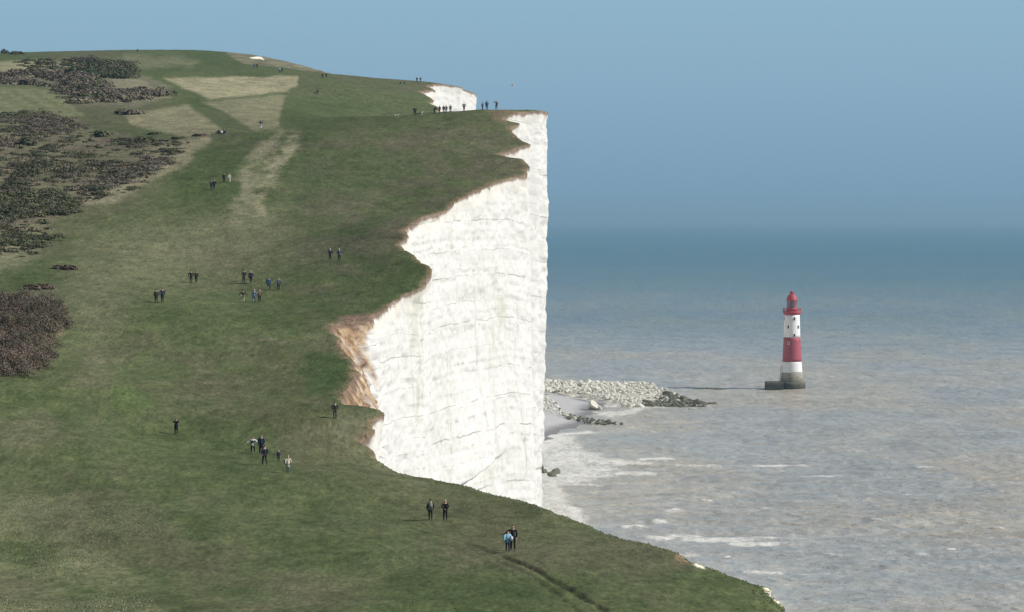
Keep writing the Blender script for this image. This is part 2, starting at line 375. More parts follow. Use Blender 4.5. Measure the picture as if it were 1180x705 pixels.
VZ = zz-n2(Ss*.8, strat*.9, 81)*.1*ramp_
me = mesh_from('chalk_cliff', np.stack([VX, VY, VZ], -1).reshape(-1, 3), grid_faces(nR, nT), False)
# soil: brown cap and orange clay bay
en = n2(Ss*.5, zz*.5, 82)*.5+n2(Ss*1.7, zz*.3, 83)*.5
capd = .42+.35*en+.45*np.maximum(0, n2(Ss*.16, 0*Ss, 84))
soil = np.clip(1-sm(.5, 1.5, T/capd), 0, 1)*sm(290,350,cy)[:, None]*.9
stain = np.clip(1-T/(4+4*en), 0, 1)*.30
bs = sm(.25, .6, bay[:, None]+en*.3)*(1-sm(5.5, 9, T+en*2.5))
cap = soil*1.0; cpx = CX+VX/np.maximum(VY, 1)*F; cpy = HY-(VZ-CZ)/np.maximum(VY, 1)*F; bs = bs*sm(2.5, -2.5, cpx-np.interp(cpy, [360,375,390,405,422,432,445,468], [436,430,421,421,428,434,437,437])-en*3); soil = (bs*(.55+.45*sm(-.6, .2, en+.2))); soil = np.clip(soil, 0, 1)
grn = np.clip(blob(452, 57, 4, 9)*1.3+blob(567, 61, 4, 7)*1.2+blob(561, 55, 3, 4)+blob(532, 50, 2.5, 7)*.8+blob(596, 66, 4, 5)*.6+blob(628, 86, 3, 2)*.8+blob(560, 38, 2, 12)*.5, 0, 1)*sm(-.5, .3, n2(Ss*1.1, zz*.25, 85))
vcol(me, 'soil', soil.ravel()); vcol(me, 'cap', cap.ravel()); vcol(me, 'stain', stain.ravel()+0*T.ravel()); vcol(me, 'algae', grn.ravel())
vcol(me, 'fissure', (fis+0*T).ravel()); vcol(me, 'strat', strat.ravel()); vcol(me, 'along', (Ss+0*T).ravel())
t = NT('chalk', .92, .1)
comb = t.N.new('ShaderNodeCombineXYZ'); t.L.new(t.attr('along'), comb.inputs[0]); t.L.new(t.attr('strat'), comb.inputs[2]); sv = comb.outputs[0]
base = t.mix(t.noise(.12, 5, .6, vec=sv), (.61,.605,.575), (.70,.695,.67))
# flint and marl bands: thin broken lines along the bedding
sepv = t.N.new('ShaderNodeSeparateXYZ'); t.L.new(sv, sepv.inputs[0]); sz_ = sepv.outputs[2]
def bands(freq, jit, width, th, breakscale):
    n = t.N.new('ShaderNodeTexNoise'); n.noise_dimensions = '1D'; n.inputs['Scale'].default_value = .37*freq; n.inputs['Detail'].default_value = 1; t.L.new(sz_, n.inputs['W'])
    ph = t.math('ADD', t.math('MULTIPLY', sz_, freq), t.math('MULTIPLY', n.outputs['Fac'], jit))
    d = t.math('ABSOLUTE', t.math('SUBTRACT', t.math('FRACT', ph), .5))
    line = t.ramp(d, [(0, 1), (width, .8), (width*1.7, 0)])
    br = t.ramp(t.noise(1, 4, .65, vec=t.map((breakscale, 1, .9), vec=sv)), [(th, 0), (th+.10, 1)])
    return t.math('MULTIPLY', line, br)
b1 = bands(.19, 3.5, .013, .44, .12); b2 = bands(.62, 3.5, .036, .50, .45); b3 = bands(.33, 5, .05, .58, .9)
base = t.mix(t.math('MULTIPLY', b3, .5), base, (.30,.28,.24)); base = t.mix(t.math('MULTIPLY', b1, .8), base, (.22,.21,.18)); base = t.mix(t.math('MULTIPLY', b2, .5), base, (.30,.29,.26))
fr = t.noise(1, 5, .65, vec=t.map((.9, 1, .09), vec=sv)); frl = t.ramp(t.math('ABSOLUTE', t.math('SUBTRACT', fr, .5)), [(0, 1), (.02, 0)])
frm = t.ramp(t.noise(.14, 3, .5, vec=sv), [(.44, 0), (.56, 1)])
base = t.mix(t.math('MULTIPLY', t.math('MULTIPLY', frl, frm), .45), base, (.34,.33,.28))
lg = t.ramp(t.noise(1, 4, .6, vec=t.map((.06, 1, .05), vec=sv)), [(.40, 1), (.62, 0)]); base = t.mix(t.math('MULTIPLY', lg, .20), base, (.52,.515,.48)); base = t.mix(t.math('MULTIPLY', t.attr('fissure'), t.ramp(t.noise(1, 4, .7, vec=t.map((2, 1, .5), vec=sv)), [(.42, 0), (.62, .7)])), base, (.30,.285,.24))
wash = t.ramp(t.noise(1, 4, .6, vec=t.map((.5, 1, .04), vec=sv)), [(.52, 0), (.75, 1)])
base = t.mix(t.math('MULTIPLY', wash, .15), base, (.66,.63,.52))
spk = t.ramp(t.noise(1, 2, .6, vec=t.map((1.2, 1, 2.8), vec=sv)), [(.70, 0), (.74, 1)]); base = t.mix(t.math('MULTIPLY', spk, .55), base, (.35,.33,.29))
base = t.mix(t.math('MULTIPLY', t.attr('stain'), t.ramp(t.noise(1, 4, .6, vec=t.map((.9, 1, .25), vec=sv)), [(.35, 0), (.6, 1)])), base, (.56,.45,.27))
base = t.mix(t.math('MULTIPLY', t.attr('algae'), .34), base, (.36,.37,.26))
so = t.ramp(t.noise(1, 6, .75, vec=t.map((.45, 1, .5), vec=sv), dist=.5), [(.36, (.10,.065,.045)), (.46, (.24,.15,.09)), (.57, (.43,.31,.19)), (.70, (.60,.53,.38))])
base = t.mix(t.attr('soil'), base, so); base = t.mix(t.attr('cap'), base, t.ramp(t.noise(1, 5, .7, vec=t.map((.7, 1, 1.2), vec=sv)), [(.35, (.085,.055,.042)), (.55, (.20,.135,.10)), (.7, (.40,.32,.25))]))
hgt = t.math('ADD', t.noise(1, 5, .7, vec=t.map((.8, .8, 1.6), vec=t.tc)), t.math('MULTIPLY', t.noise(1, 3, .6, vec=t.map((.7, 1, 3.2), vec=sv)), .6))
chalk_mat = t.out(base, t.bump(hgt, .5, .16))
o = link('chalk_cliff', me, chalk_mat); tag(o, 'sheer white chalk cliff face falling from the turf edge to the sea', kind='structure')

# ------------------------------------------------------------------ sea
ang = np.concatenate([np.linspace(-1.2, -.22, 25)[:-1], np.linspace(-.22, 0, 60)[:-1], np.linspace(0, .175, 430)[:-1], np.linspace(.175, .25, 50)[:-1], np.linspace(.25, 1.45, 30)])
def row_r():
    r = [60.]; 
    while r[-1] < 600: r.append(r[-1]*1.05)
    r = r[:-1]+[600.]
    while r[-1] < 2600: r.append(r[-1]+r[-1]**2*.9/(CZ*F)*.8)
    while r[-1] < 150000: r.append(r[-1]*1.05)
    return np.array(r)
rr = row_r(); SX = rr[:, None]*np.tan(ang)[None]*1.0; SX = rr[:, None]*np.sin(ang)[None]; SY = rr[:, None]*np.cos(ang)[None]
spx = CX+SX/np.maximum(SY, 1)*F; spy = HY+CZ/np.maximum(SY, 1)*F
shal = sm(60, -30, SX-90)                               # near the shore
def wave(x, y, L, th, seed, sharp=1.0):
    k = 2*math.pi/L; d = x*math.sin(th)+y*math.cos(th); ph = n2(x/L*.35, y/L*.35, seed)*3.2+n2(x/L*.9, y/L*.9, seed+9)*.9
    s = np.sin(d*k+ph); return (1-np.abs(s))**sharp*2-1 if sharp != 1 else s
amp = np.exp(-np.maximum(rr-900, 0)/1500)[:, None]
SZ = 1.25*amp*(1-.75*sm(60, 10, SX)*sm(1080, 1140, SY)*(1-sm(1600, 1700, SY)))*(.34*wave(SX, SY, 27, .15, 91, 1.0)*(.5+.5*sm(-.4,.4,n2(SX*.02,SY*.012,97)))+.12*wave(SX, SY, 11, -.25, 92, 1.0)+.08*wave(SX, SY, 5.5, .6, 93)+.25*n2(SX*.05, SY*.03, 94)+.09*n2(SX*.45, SY*.3, 95))
foam = np.zeros_like(SX)
#          column, row, half width px, crest m, foam, trailing foam m
BR = [(720,536,42,.9,1,26),(690,541,30,.6,.9,20),(757,530,26,1.1,1,18),(805,537,45,.3,.7,12),(860,540,50,.25,.45,10),(729,608,17,1.2,1,10),(774,590,12,1.2,1,7),(797,566,7,1.0,.9,5),(750,573,12,.5,.6,5),
      (762,622,20,1.1,1,14),(830,623,50,.4,.95,14),(890,621,45,.2,.75,10),(880,659,30,.3,.85,9),(790,641,22,.4,.7,10),(945,548,26,.45,.9,5),(985,549,25,.3,.5,4),(1067,540,13,.8,.9,5),(1097,636,7,1.0,.9,4),(1115,592,8,.7,.4,4),
      (838,643,6,.9,.8,5),(900,537,38,.3,.95,5),(700,533,34,.9,1,22),(660,548,30,.6,1,20),(730,545,30,.5,.9,10),(790,618,26,.7,1,12),(870,626,40,.3,.95,8),(760,600,12,.8,.8,5),(815,579,8,.9,.8,4),(930,660,16,.5,.7,4),(1010,600,9,.9,.8,4),(1060,640,8,.9,.8,4),(985,520,12,.6,.7,5),(905,497,10,.6,.7,6),(1110,500,9,.6,.7,5),(1045,570,8,.8,.7,4),(700,650,10,.7,.7,4),(880,585,7,.8,.7,4),(1150,610,9,.7,.7,4),(960,470,9,.5,.6,6),(1140,430,8,.5,.6,8),(780,505,12,.5,.6,6),(960,640,14,.6,.6,4),(905,636,26,.2,.4,5),(1000,495,18,.3,.55,5),(1120,470,14,.3,.4,6),(1010,437,30,.2,.3,8),(652,357,7,.5,.9,16),(700,355,9,.4,.7,18),(845,364,12,.4,.8,16),(1108,362,7,.4,.7,14),(730,345,5,.3,.5,14),(1040,390,20,.2,.3,14),
      (705,557,45,.3,.6,10),(660,560,40,.5,.8,12),(640,585,35,.5,.8,12),(680,592,30,.4,.5,8),(650,530,30,.6,.9,16),(650,515,30,.3,.8,14),(1150,560,16,.3,.5,4),(960,600,20,.2,.3,4),(1030,655,18,.3,.3,3),(930,574,22,.25,.35,4)]
for a, b, hw, h, fo, tr in BR:
    x0, y0 = sea_at(a, b); ww = hw/F*y0
    bend = (SX-x0)*.12*math.sin(a)+n2(SX*.12, 0*SX+a, 96)*2.2
    v = SY-y0-bend; uu = np.abs((SX-x0)/ww)
    lat = np.exp(-uu**3)*(.65+.35*n2(SX*.35, SY*.1, int(a)))
    SZ += h*lat*np.where(v > 0, np.exp(-(v/3.5)**2), np.exp(-(v/1.6)**2))
    foam = np.maximum(foam, fo*np.exp(-uu**4)*np.where(v > 0, np.exp(-(v/tr)**2), np.exp(-(v/2.6)**2)))
# surf washing about the foot of the cliff and the rocks
def smp(pts, soft): return sm(-soft, soft, poly_sd(spx+n2(SX*.06, SY*.02, 98)*16, spy+n2(SX*.05, SY*.03, 99)*7, pts))
foam = np.maximum(foam, .72*smp([(560,498),(640,500),(690,490),(650,512),(700,522),(720,545),(650,560),(690,600),(560,610)], 8))
foam = np.maximum(foam, .85*smp([(560,500),(622,503),(655,494),(672,490),(680,494),(645,508),(600,525),(560,530)], 3))
foam = np.maximum(foam, .75*smp([(690,470),(760,469),(830,466),(856,468),(790,473),(700,480),(660,476)], 3))
foam = np.maximum(foam, .35*smp([(770,452),(830,458),(850,466),(790,462)], 3))
foam = np.maximum(foam, .6*smp([(880,447),(930,446),(945,450),(900,452),(870,450)], 1.5))
foam = np.maximum(foam, .30*smp([(560,580),(760,610),(905,705),(905,740),(560,740)], 25))
foam *= (SX > -60)
# sediment in the water fades out to deep water with distance from the shore
dist = np.hypot(SX, SY)
sed = sm(272, 445, HY+CZ*F/(dist+n2(SX*.004, SY*.0016, 101)*.10*dist+n2(SX*.02, SY*.006, 102)*.05*dist-SX*.15))
blot = fbm(SX*.02, SY*.007, 103, 4)
me = mesh_from('sea', np.stack([SX, SY, SZ], -1).reshape(-1, 3), grid_faces(len(rr), len(ang))[:, ::-1], True)
vcol(me, 'foam', foam.ravel()); vcol(me, 'silt', np.clip(sed*(1+.0*blot), 0, 1).ravel()); vcol(me, 'blot', (blot*.5+.5).ravel())
t = NT('sea_water', .28, .5); t.b.inputs['IOR'].default_value = 1.33
water = t.mix(t.attr('silt'), (.035,.140,.185), (.415,.40,.36))
silt2 = t.mix(t.ramp(t.attr('blot'), [(.35, 0), (.7, 1)]), (.92,.97,1.03), (1.08,1.03,.95))
water = t.mix(1, water, silt2, 'MULTIPLY')
pat = t.noise(1, 5, .65, vec=t.map((.05, .022, 1))); water = t.mix(1, water, t.ramp(pat, [(.3, .84), (.7, 1.18)]), 'MULTIPLY')
pat2 = t.noise(1, 5, .75, vec=t.map((.22, .05, 1))); water = t.mix(1, water, t.ramp(pat2, [(.36, (.84,.86,.88)), (.5, (1,1,1)), (.64, (1.18,1.14,1.08))]), 'MULTIPLY')
fn = t.math('ADD', t.math('MULTIPLY', t.noise(1, 6, .75, vec=t.map((.30, .07, 1)), dist=.8), .6), t.math('MULTIPLY', t.noise(1, 5, .75, vec=t.map((1.3, .45, 1)), dist=.5), .4))
th = t.math('SUBTRACT', .78, t.math('MULTIPLY', t.attr('foam'), .48))
fm = t.math('MULTIPLY', t.math('SUBTRACT', fn, th), 5.0)
fm = t.math('MINIMUM', t.math('MAXIMUM', t.math('ADD', fm, .42), 0), 1)
wc = t.ramp(t.noise(1, 5, .7, vec=t.map((.14, .06, 1))), [(.685, 0), (.72, .8)])      # scattered small whitecaps
fm = t.math('MAXIMUM', fm, wc)
base = t.mix(t.math('MULTIPLY', fm, .88), water, (.70,.69,.65))
wv1 = t.noise(1, 6, .7, vec=t.map((.28, .30, 1), rot=(0, 0, .1))); wv2 = t.noise(1, 3, .6, vec=t.map((.06, .03, 1)))
bm = t.bump(t.math('ADD', wv1, t.math('MULTIPLY', wv2, 2.0)), 1.0, 1.1)
rg = t.mix(fm, (.28,.28,.28), (.8,.8,.8))
sea_mat = t.out(base, bm, rg)
o = link('sea', me, sea_mat); tag(o, 'silty grey green sea with white surf turning blue offshore', kind='structure')

# ------------------------------------------------------------------ foreshore: shingle beach
g = 90; bx = np.linspace(-60, 62, g); by = np.linspace(1080, 1600, 150); BX, BY = np.meshgrid(bx, by)
edge = np.interp(BY, [1080,1150,1180,1215,1250,1290,1330,1360,1420,1500,1600], [2,10,14,22,30,27,33,36,30,28,20])+n2(BY*.04, 0*BY, 111)*2.5
BZ = np.clip((edge-BX)*.10, -1.8, 3.4)+n2(BX*.15, BY*.08, 112)*.10+.05
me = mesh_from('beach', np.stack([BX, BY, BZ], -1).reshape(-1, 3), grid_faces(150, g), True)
wet = sm(.9, .15, BZ)  # wet margin and the shade on it, painted together as one darker strip
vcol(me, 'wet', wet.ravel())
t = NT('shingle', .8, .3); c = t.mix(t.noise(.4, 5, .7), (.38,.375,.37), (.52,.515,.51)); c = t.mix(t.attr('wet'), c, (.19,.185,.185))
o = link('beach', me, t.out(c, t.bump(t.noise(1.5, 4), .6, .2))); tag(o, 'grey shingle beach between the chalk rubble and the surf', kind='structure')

# ------------------------------------------------------------------ boulders
def boulder_mesh(seed, name):
    r = random.Random(seed); bm = bmesh.new(); bmesh.ops.create_icosphere(bm, subdivisions=2, radius=1)
    planes = [(Vector((r.gauss(0, 1), r.gauss(0, 1), r.gauss(0, 1))).normalized(), r.uniform(.42, .75)) for _ in range(8)]
    sc = Vector((r.uniform(.8, 1.6), r.uniform(.75, 1.3), r.uniform(.6, 1.1)))
    for v in bm.verts:
        for n, d in planes:
            k = v.co.dot(n)
            if k > d: v.co -= n*(k-d)*.95
        v.co = Vector((v.co.x*sc.x, v.co.y*sc.y, v.co.z*sc.z))*r.uniform(.94, 1.06)
    m = D.meshes.new(name); bm.to_mesh(m); bm.free(); return m
white_rock = simple('chalk_boulder_rock', (.60,.58,.51), .9, .30, .5)
weed_rock = simple('weedy_rock', (.13,.13,.095), .8, .5, .6)
mossy_rock = simple('stained_rock', (.30,.29,.19), .9, .35, 1.0)
wm = [boulder_mesh(k, 'chalk_boulder') for k in range(7)]; dm = [boulder_mesh(50+k, 'weedy_boulder') for k in range(5)]
for m in wm: m.materials.append(white_rock)
for m in dm: m.materials.append(weed_rock)
def heap_z(px_, py_):
    h = 3.2*np.interp(px_, [600,640,700,740,770,800,822], [1.0,1.15,1.25,1.15,.8,.35,.15])*np.interp(py_, [444,450,457,464,470], [.55,1,.75,.3,0])
    return h
SPIT = [(596,449),(640,447),(700,446),(738,447),(766,453),(790,460),(822,466),(800,469),(760,468),(722,469),(706,464),(676,459),(640,459),(596,460)]
SPIT2 = [(596,464),(624,464),(640,470),(646,478),(676,483),(722,489),(700,490),(668,488),(640,482),(596,481)]
def pin(p, q, pts): return float(poly_sd(np.array([p], float), np.array([q], float), pts)[0]) > 0
spots = []
rr_ = random.Random(3)
def bz(x, y): 
    e = float(np.interp(y, [1080,1150,1180,1215,1250,1290,1330,1360,1420,1500,1600], [2,10,14,22,30,27,33,36,30,28,20])); return min(3.4, max(-1.8, (e-x)*.10))
while len(spots) < 2500:
    s2 = rr_.random() < .3
    pts = SPIT2 if s2 else SPIT
    a, b = rr_.uniform(596, 823), rr_.uniform(445, 491)
    if not pin(a, b, pts): continue
    x, y = sea_at(a, b)
    if s2: h = .5+(.6 if a < 650 else .2); dark = a > 655 and rr_.random() < .92 or a > 640 and rr_.random() < .3
    else: h = float(heap_z(a, b)); dark = (a > 785) or (a > 755 and b > 458 and rr_.random() < .75) or (a > 740 and b > 464)
    size = rr_.choice((.22,.3,.4,.5,.7,.9))*rr_.uniform(.7, 1.3)*(1.9 if rr_.random() < .07 else 1)
    if dark: size *= 1.25
    z = max(bz(x, y), 0)+h*rr_.uniform(.75, 1.0)
    spots.append((size, x, y, z, dark, a, b))
special = [(2.6,)+sea_at(684,472)+(1.6,False,684,472), (1.5,)+sea_at(691,472)+(.9,False,691,472), (1.9,)+sea_at(641,545)+(.5,True,641,545), (1.2,)+sea_at(636,548)+(.3,True,636,548), (1.3,)+sea_at(628,544)+(.5,True,628,544),
           (1.1,)+sea_at(624,541)+(.6,True,624,541)]
spots.sort(key=lambda s: -s[0])
slabel = ['large pale chalk block standing alone on the wet shingle', 'smaller chalk lump beside the lone block on the shingle', 'largest dark rock awash in the surf at the cliff foot',
          'low dark rock in the surf just right of the cliff', 'dark boulder in the white surf against the cliff foot', 'small dark boulder touching the cliff edge in the surf']
for k, s in enumerate(special+spots[:290]):
    dark = s[4]; o = link('weedy_boulder' if dark else 'chalk_boulder', (dm if dark else wm)[k % (5 if dark else 7)])
    o.location = s[1:4]; o.rotation_euler = (rr_.uniform(-.6, .6), rr_.uniform(-.6, .6), rr_.uniform(0, 6.3)); o.scale = (s[0],)*3
    if k < 6: tag(o, slabel[k], 'boulder')
    elif dark: tag(o, 'dark weed covered boulder at the wet end of the rubble spit', 'boulder', 'dark weedy boulders at the tips of the rubble spit')
    else: tag(o, 'white chalk boulder heaped in the rubble spit below the cliff', 'boulder', 'white chalk boulders heaped in the rubble spit')
def merge_rocks(lst, meshes, name, mat, label, colr=None):
    V, Fc, n = [], [], 0
    for k, s in enumerate(lst):
        m = meshes[k % len(meshes)]; v = np.empty(len(m.vertices)*3, np.float32); m.vertices.foreach_get('co', v); v = v.reshape(-1, 3)
        f = np.array([list(p.vertices) for p in m.polygons]); a = rr_.uniform(0, 6.3); c_, s_ = math.cos(a), math.sin(a)
        v = v@np.array([[c_, s_, 0], [-s_, c_, 0], [0, 0, 1]])*s[0]+np.array(s[1:4]); V.append(v); Fc.append(f+n); n += len(v)
    o = link(name, mesh_from(name, np.concatenate(V), np.concatenate(Fc)), mat); return tag(o, label, kind='stuff')
merge_rocks([s for s in spots[290:] if not s[4]], wm, 'chalk_rubble', white_rock, 'small white chalk rubble packed between the larger boulders')
merge_rocks([s for s in spots[290:] if s[4]], dm, 'weedy_rubble', weed_rock, 'small dark weed covered stones among the boulders at the spit ends')
# core of the heap, so no gaps open to the water
hx = np.linspace(-12, 96, 110); hy = np.linspace(1310, 1530, 110); HX, HYY = np.meshgrid(hx, hy)
ppx = CX+HX/HYY*F; ppy = HY+CZ/HYY*F; sd = poly_sd(ppx, ppy, SPIT)+n2(HX*.25, HYY*.15, 122)*1.5
HZ = np.where(sd > -2, heap_z(ppx, ppy)*sm(-1, 4, sd)*.9+n2(HX*.6, HYY*.6, 121)*.35-.15, -1.0)
o = link('rubble_bank', mesh_from('rubble_bank', np.stack([HX, HYY, HZ], -1).reshape(-1, 3), grid_faces(110, 110)), None)
t = NT('rubble_bank_rock', .9, .1); xyz = t.N.new('ShaderNodeSeparateXYZ'); t.L.new(t.tc, xyz.inputs[0])
fx = t.ramp(t.math('DIVIDE', xyz.outputs[0], 100), [(.60, 0), (.72, 1)]); cc = t.mix(t.noise(.5, 5, .7), (.42,.40,.33), (.66,.64,.57)); cc = t.mix(fx, cc, (.06,.06,.045))
o.data.materials.append(t.out(cc, t.bump(t.noise(1.2, 3), 1, .5))); tag(o, 'bank of broken chalk running out below the headland', kind='structure')
# raised dark strip modelled in place of the lighthouse's shadow on the water
def shadow_strip(name, x0, y0, L, Wd, h, label):
    bm = bmesh.new(); n = 40; r = random.Random(9); vs = []
    for k in range(n+1):
        a = k/n; w = Wd*math.sin(math.pi*min(1, a*.96+.02))**.6*(1+.3*r.uniform(-1, 1)); x = x0+(a-.5)*L; z = h*(.35+.65*math.sin(math.pi*a))*(1+.35*r.uniform(-1, 1))
        vs.append([bm.verts.new((x, y0-w, -.5)), bm.verts.new((x, y0-w*.5, z)), bm.verts.new((x, y0+w*.4, z*.9)), bm.verts.new((x, y0+w, -.5))])
    for p, q in zip(vs[:-1], vs[1:]):
        for k in range(3): bm.faces.new((p[k], p[k+1], q[k+1], q[k]))
    bm.normal_update(); m = D.meshes.new(name); bm.to_mesh(m); bm.free(); m.materials.append(weed_rock)
    o = D.objects.new(name, m); col.objects.link(o); return tag(o, label, 'shadow_strip')
x, y = sea_at(818, 448); shadow_strip('tower_shadow_strip', x, y, 15, 3, .65, 'low dark strip standing in for the lighthouse shadow on the sea')

# ------------------------------------------------------------------ lighthouse
lx, ly = sea_at(912.6, 447.5)
s1 = ly/F                                                # metres per photo pixel there
def zpx(py): return CZ+(HY-py)*s1
LH = empty('lighthouse', (lx, ly, 0)); tag(LH, 'red and white banded lighthouse standing in the sea off the cliff', 'lighthouse')
def paint(name, c, var=.08, rough=.55, grime=.25):
    t = NT(name, rough, .3); f = t.noise(1, 4, .6, vec=t.map((1.2, 1.2, .12))); cc = t.mix(f, tuple(x*(1-var) for x in c), tuple(min(1, x*(1+var)) for x in c))
    cc = t.mix(t.math('MULTIPLY', t.ramp(t.noise(1, 5, .7, vec=t.map((1.5, 1.5, .2))), [(.55, 0), (.75, 1)]), grime), cc, tuple(x*.55 for x in c))
    return t.out(cc, t.bump(t.noise(3, 3), .15, .03))
red = paint('red_paint', (.36,.080,.105), .10); red2 = paint('lantern_red', (.42,.070,.085)); whitep = paint('white_paint', (.80,.80,.79), .05, .55, .15)
granite = NT('granite'); yy = granite.N.new('ShaderNodeSeparateXYZ'); granite.L.new(granite.tc, yy.inputs[0])
gz = granite.ramp(granite.math('ADD', granite.math('DIVIDE', yy.outputs[2], 14), granite.math('MULTIPLY', granite.noise(.6, 3), .16)), [(.20, (.075,.078,.058)), (.36, (.20,.19,.15)), (.50, (.33,.31,.26)), (.9, (.38,.36,.31))])
gc_ = granite.mix(1, gz, granite.ramp(granite.noise(1, 4, .7, vec=granite.map((.8, .8, 1.5))), [(.3, .75), (.7, 1.2)]), 'MULTIPLY')
granite = granite.out(gc_, granite.bump(granite.noise(2, 4), .6, .1))
dark_metal = simple('dark_metal', (.05,.05,.055), .5); glass_dark = simple('window_dark', (.03,.035,.04), .25, .1, 2, .5)
def lathe(prof, seg=64, inner=False):
    v = []; f = []
    for r, z in prof:
        for k in range(seg): a = 2*math.pi*k/seg; v.append((r*math.cos(a), r*math.sin(a), z))
    for i in range(len(prof)-1):
        for k in range(seg): k2 = (k+1) % seg; f.append((i*seg+k, i*seg+k2, (i+1)*seg+k2, (i+1)*seg+k))
    f.append(tuple(range(seg))[::-1]); f.append(tuple((len(prof)-1)*seg+k for k in range(seg)))
    return v, f
def lobj(name, prof, mat, parent=LH, seg=64, smooth=True):
    v, f = lathe(prof, seg); m = mesh_from(name, v, f, False)
    if smooth:
        for p in m.polygons[:-2]: p.use_smooth = True
    return link(name, m, mat, parent)
PR = [(447,13.9),(440,13.4),(434,13.1),(428.5,12.8),(416,12.2),(415.8,11.9),(405,11.2),(388,10.4),(375,9.9),(362,9.6),(362.5,9.6)]
def rad(pyv): a = np.array([(447,14.2),(440,13.6),(428.5,12.0),(416,11.0),(388,9.5),(362,8.8)])[::-1]; return float(np.interp(pyv, a[:, 0], a[:, 1]))*s1
def band(name, y0, y1, mat, extra=0, label=None):
    pr = [(rad(y0+(y1-y0)*k/8)+extra, zpx(y0+(y1-y0)*k/8)) for k in range(9)]
    o = lobj(name, pr, mat)
    if label: o['label'] = label
    return o
lobj('plinth', [(15.6*s1, -2.5), (15.6*s1, zpx(440)), (15.0*s1, zpx(439.3)), (13*s1, zpx(439.3))], granite)['label'] = 'dark weed stained round stone footing'
band('granite_base', 442, 428.5, granite, 0, 'bare grey granite lower tower')
band('lower_white_band', 428.5, 416, whitep, .02, 'lower white painted band')
band('red_band', 416, 388, red, .05, 'broad faded red painted band')
band('upper_white_band', 388, 362.2, whitep, .02, 'upper white painted band with small windows')
# corbelled gallery, railing, lantern
g0 = zpx(362)
lobj('gallery', [(8.8*s1, g0), (10.0*s1, g0+.5), (10.6*s1, g0+1.0), (10.6*s1, g0+1.5), (9.2*s1, g0+1.5), (6*s1, g0+1.55)], red2)
gr = D.objects.new('gallery_railing', None)
bm = bmesh.new()
def tube(bm, a, b, r, seg=6):
    a, b = Vector(a), Vector(b); d = b-a; q = d.to_track_quat('Z', 'Y').to_matrix().to_4x4()
    bmesh.ops.create_cone(bm, cap_ends=True, segments=seg, radius1=r, radius2=r, depth=d.length, matrix=Matrix.Translation((a+b)/2)@q)
R_ = 10.3*s1
for k in range(28):
    a = 2*math.pi*k/28; a2 = 2*math.pi*(k+1)/28; p = (R_*math.cos(a), R_*math.sin(a)); p2 = (R_*math.cos(a2), R_*math.sin(a2))
    tube(bm, (*p, g0+1.5), (*p, g0+2.75), .06)
    for h in (2.1, 2.75): tube(bm, (*p, g0+h), (*p2, g0+h), .05)
m = D.meshes.new('gallery_railing'); bm.to_mesh(m); bm.free(); link('gallery_railing', m, red2, LH)
l0 = g0+1.5; l1 = l0+1.5; l2 = zpx(346.8)
lobj('murette', [(6.6*s1, l0), (6.6*s1, l1), (6.3*s1, l1+.12)], red2)
gm = D.materials.new('lantern_glass'); gm.use_nodes = True; b_ = gm.node_tree.nodes['Principled BSDF']; b_.inputs['Transmission Weight'].default_value = .85; b_.inputs['Roughness'].default_value = .05; b_.inputs['IOR'].default_value = 1.1
b_.inputs['Base Color'].default_value = (.55,.65,.68,1)
lan = lobj('lantern_room', [(5.7*s1, l1), (5.7*s1, l2)], gm, LH, 16, False)
lobj('lens', [(.9, l1+.1), (1.15, (l1+l2)/2-.4), (1.25, (l1+l2)/2), (1.15, (l1+l2)/2+.4), (.8, l2-.3)], simple('lens_glass', (.25,.30,.30), .2, .2, 3, .6), LH, 24)
bm = bmesh.new(); Rl = 5.75*s1
for k in range(16):
    a = 2*math.pi*k/16; a2 = 2*math.pi*(k+1)/16; p = (Rl*math.cos(a), Rl*math.sin(a)); p2 = (Rl*math.cos(a2), Rl*math.sin(a2))
    q1 = (Rl*math.cos(a2), Rl*math.sin(a2))
    tube(bm, (*p, l1), (*q1, (l1+l2)/2), .07); tube(bm, (*q1, (l1+l2)/2), (*p, l2), .07); tube(bm, (*p, l1), (*p, l2), .05) if k % 2 else None
    for h in (l1+.05, (l1+l2)/2, l2-.05): tube(bm, (*p, h), (*p2, h), .06)
m = D.meshes.new('glazing_bars'); bm.to_mesh(m); bm.free(); link('glazing_bars', m, red2, lan)
tz = zpx(336.5)
dome = lobj('dome', [(6.5*s1, l2-.1), (6.5*s1, l2+.35), (6.1*s1, l2+.7), (5.7*s1, l2+1.3), (5.0*s1, l2+1.9), (3.9*s1, l2+2.45), (2.4*s1, l2+2.8), (1.9*s1, l2+2.9), (1.9*s1, tz-.7)], red2)
lobj('vent_ball', [(.5, tz-.9), (.95, tz-.7), (1.0, tz-.1), (.8, tz+.15), (.3, tz+.25), (.05, tz+.28), (.04, tz+.9)], red2, dome, 24)
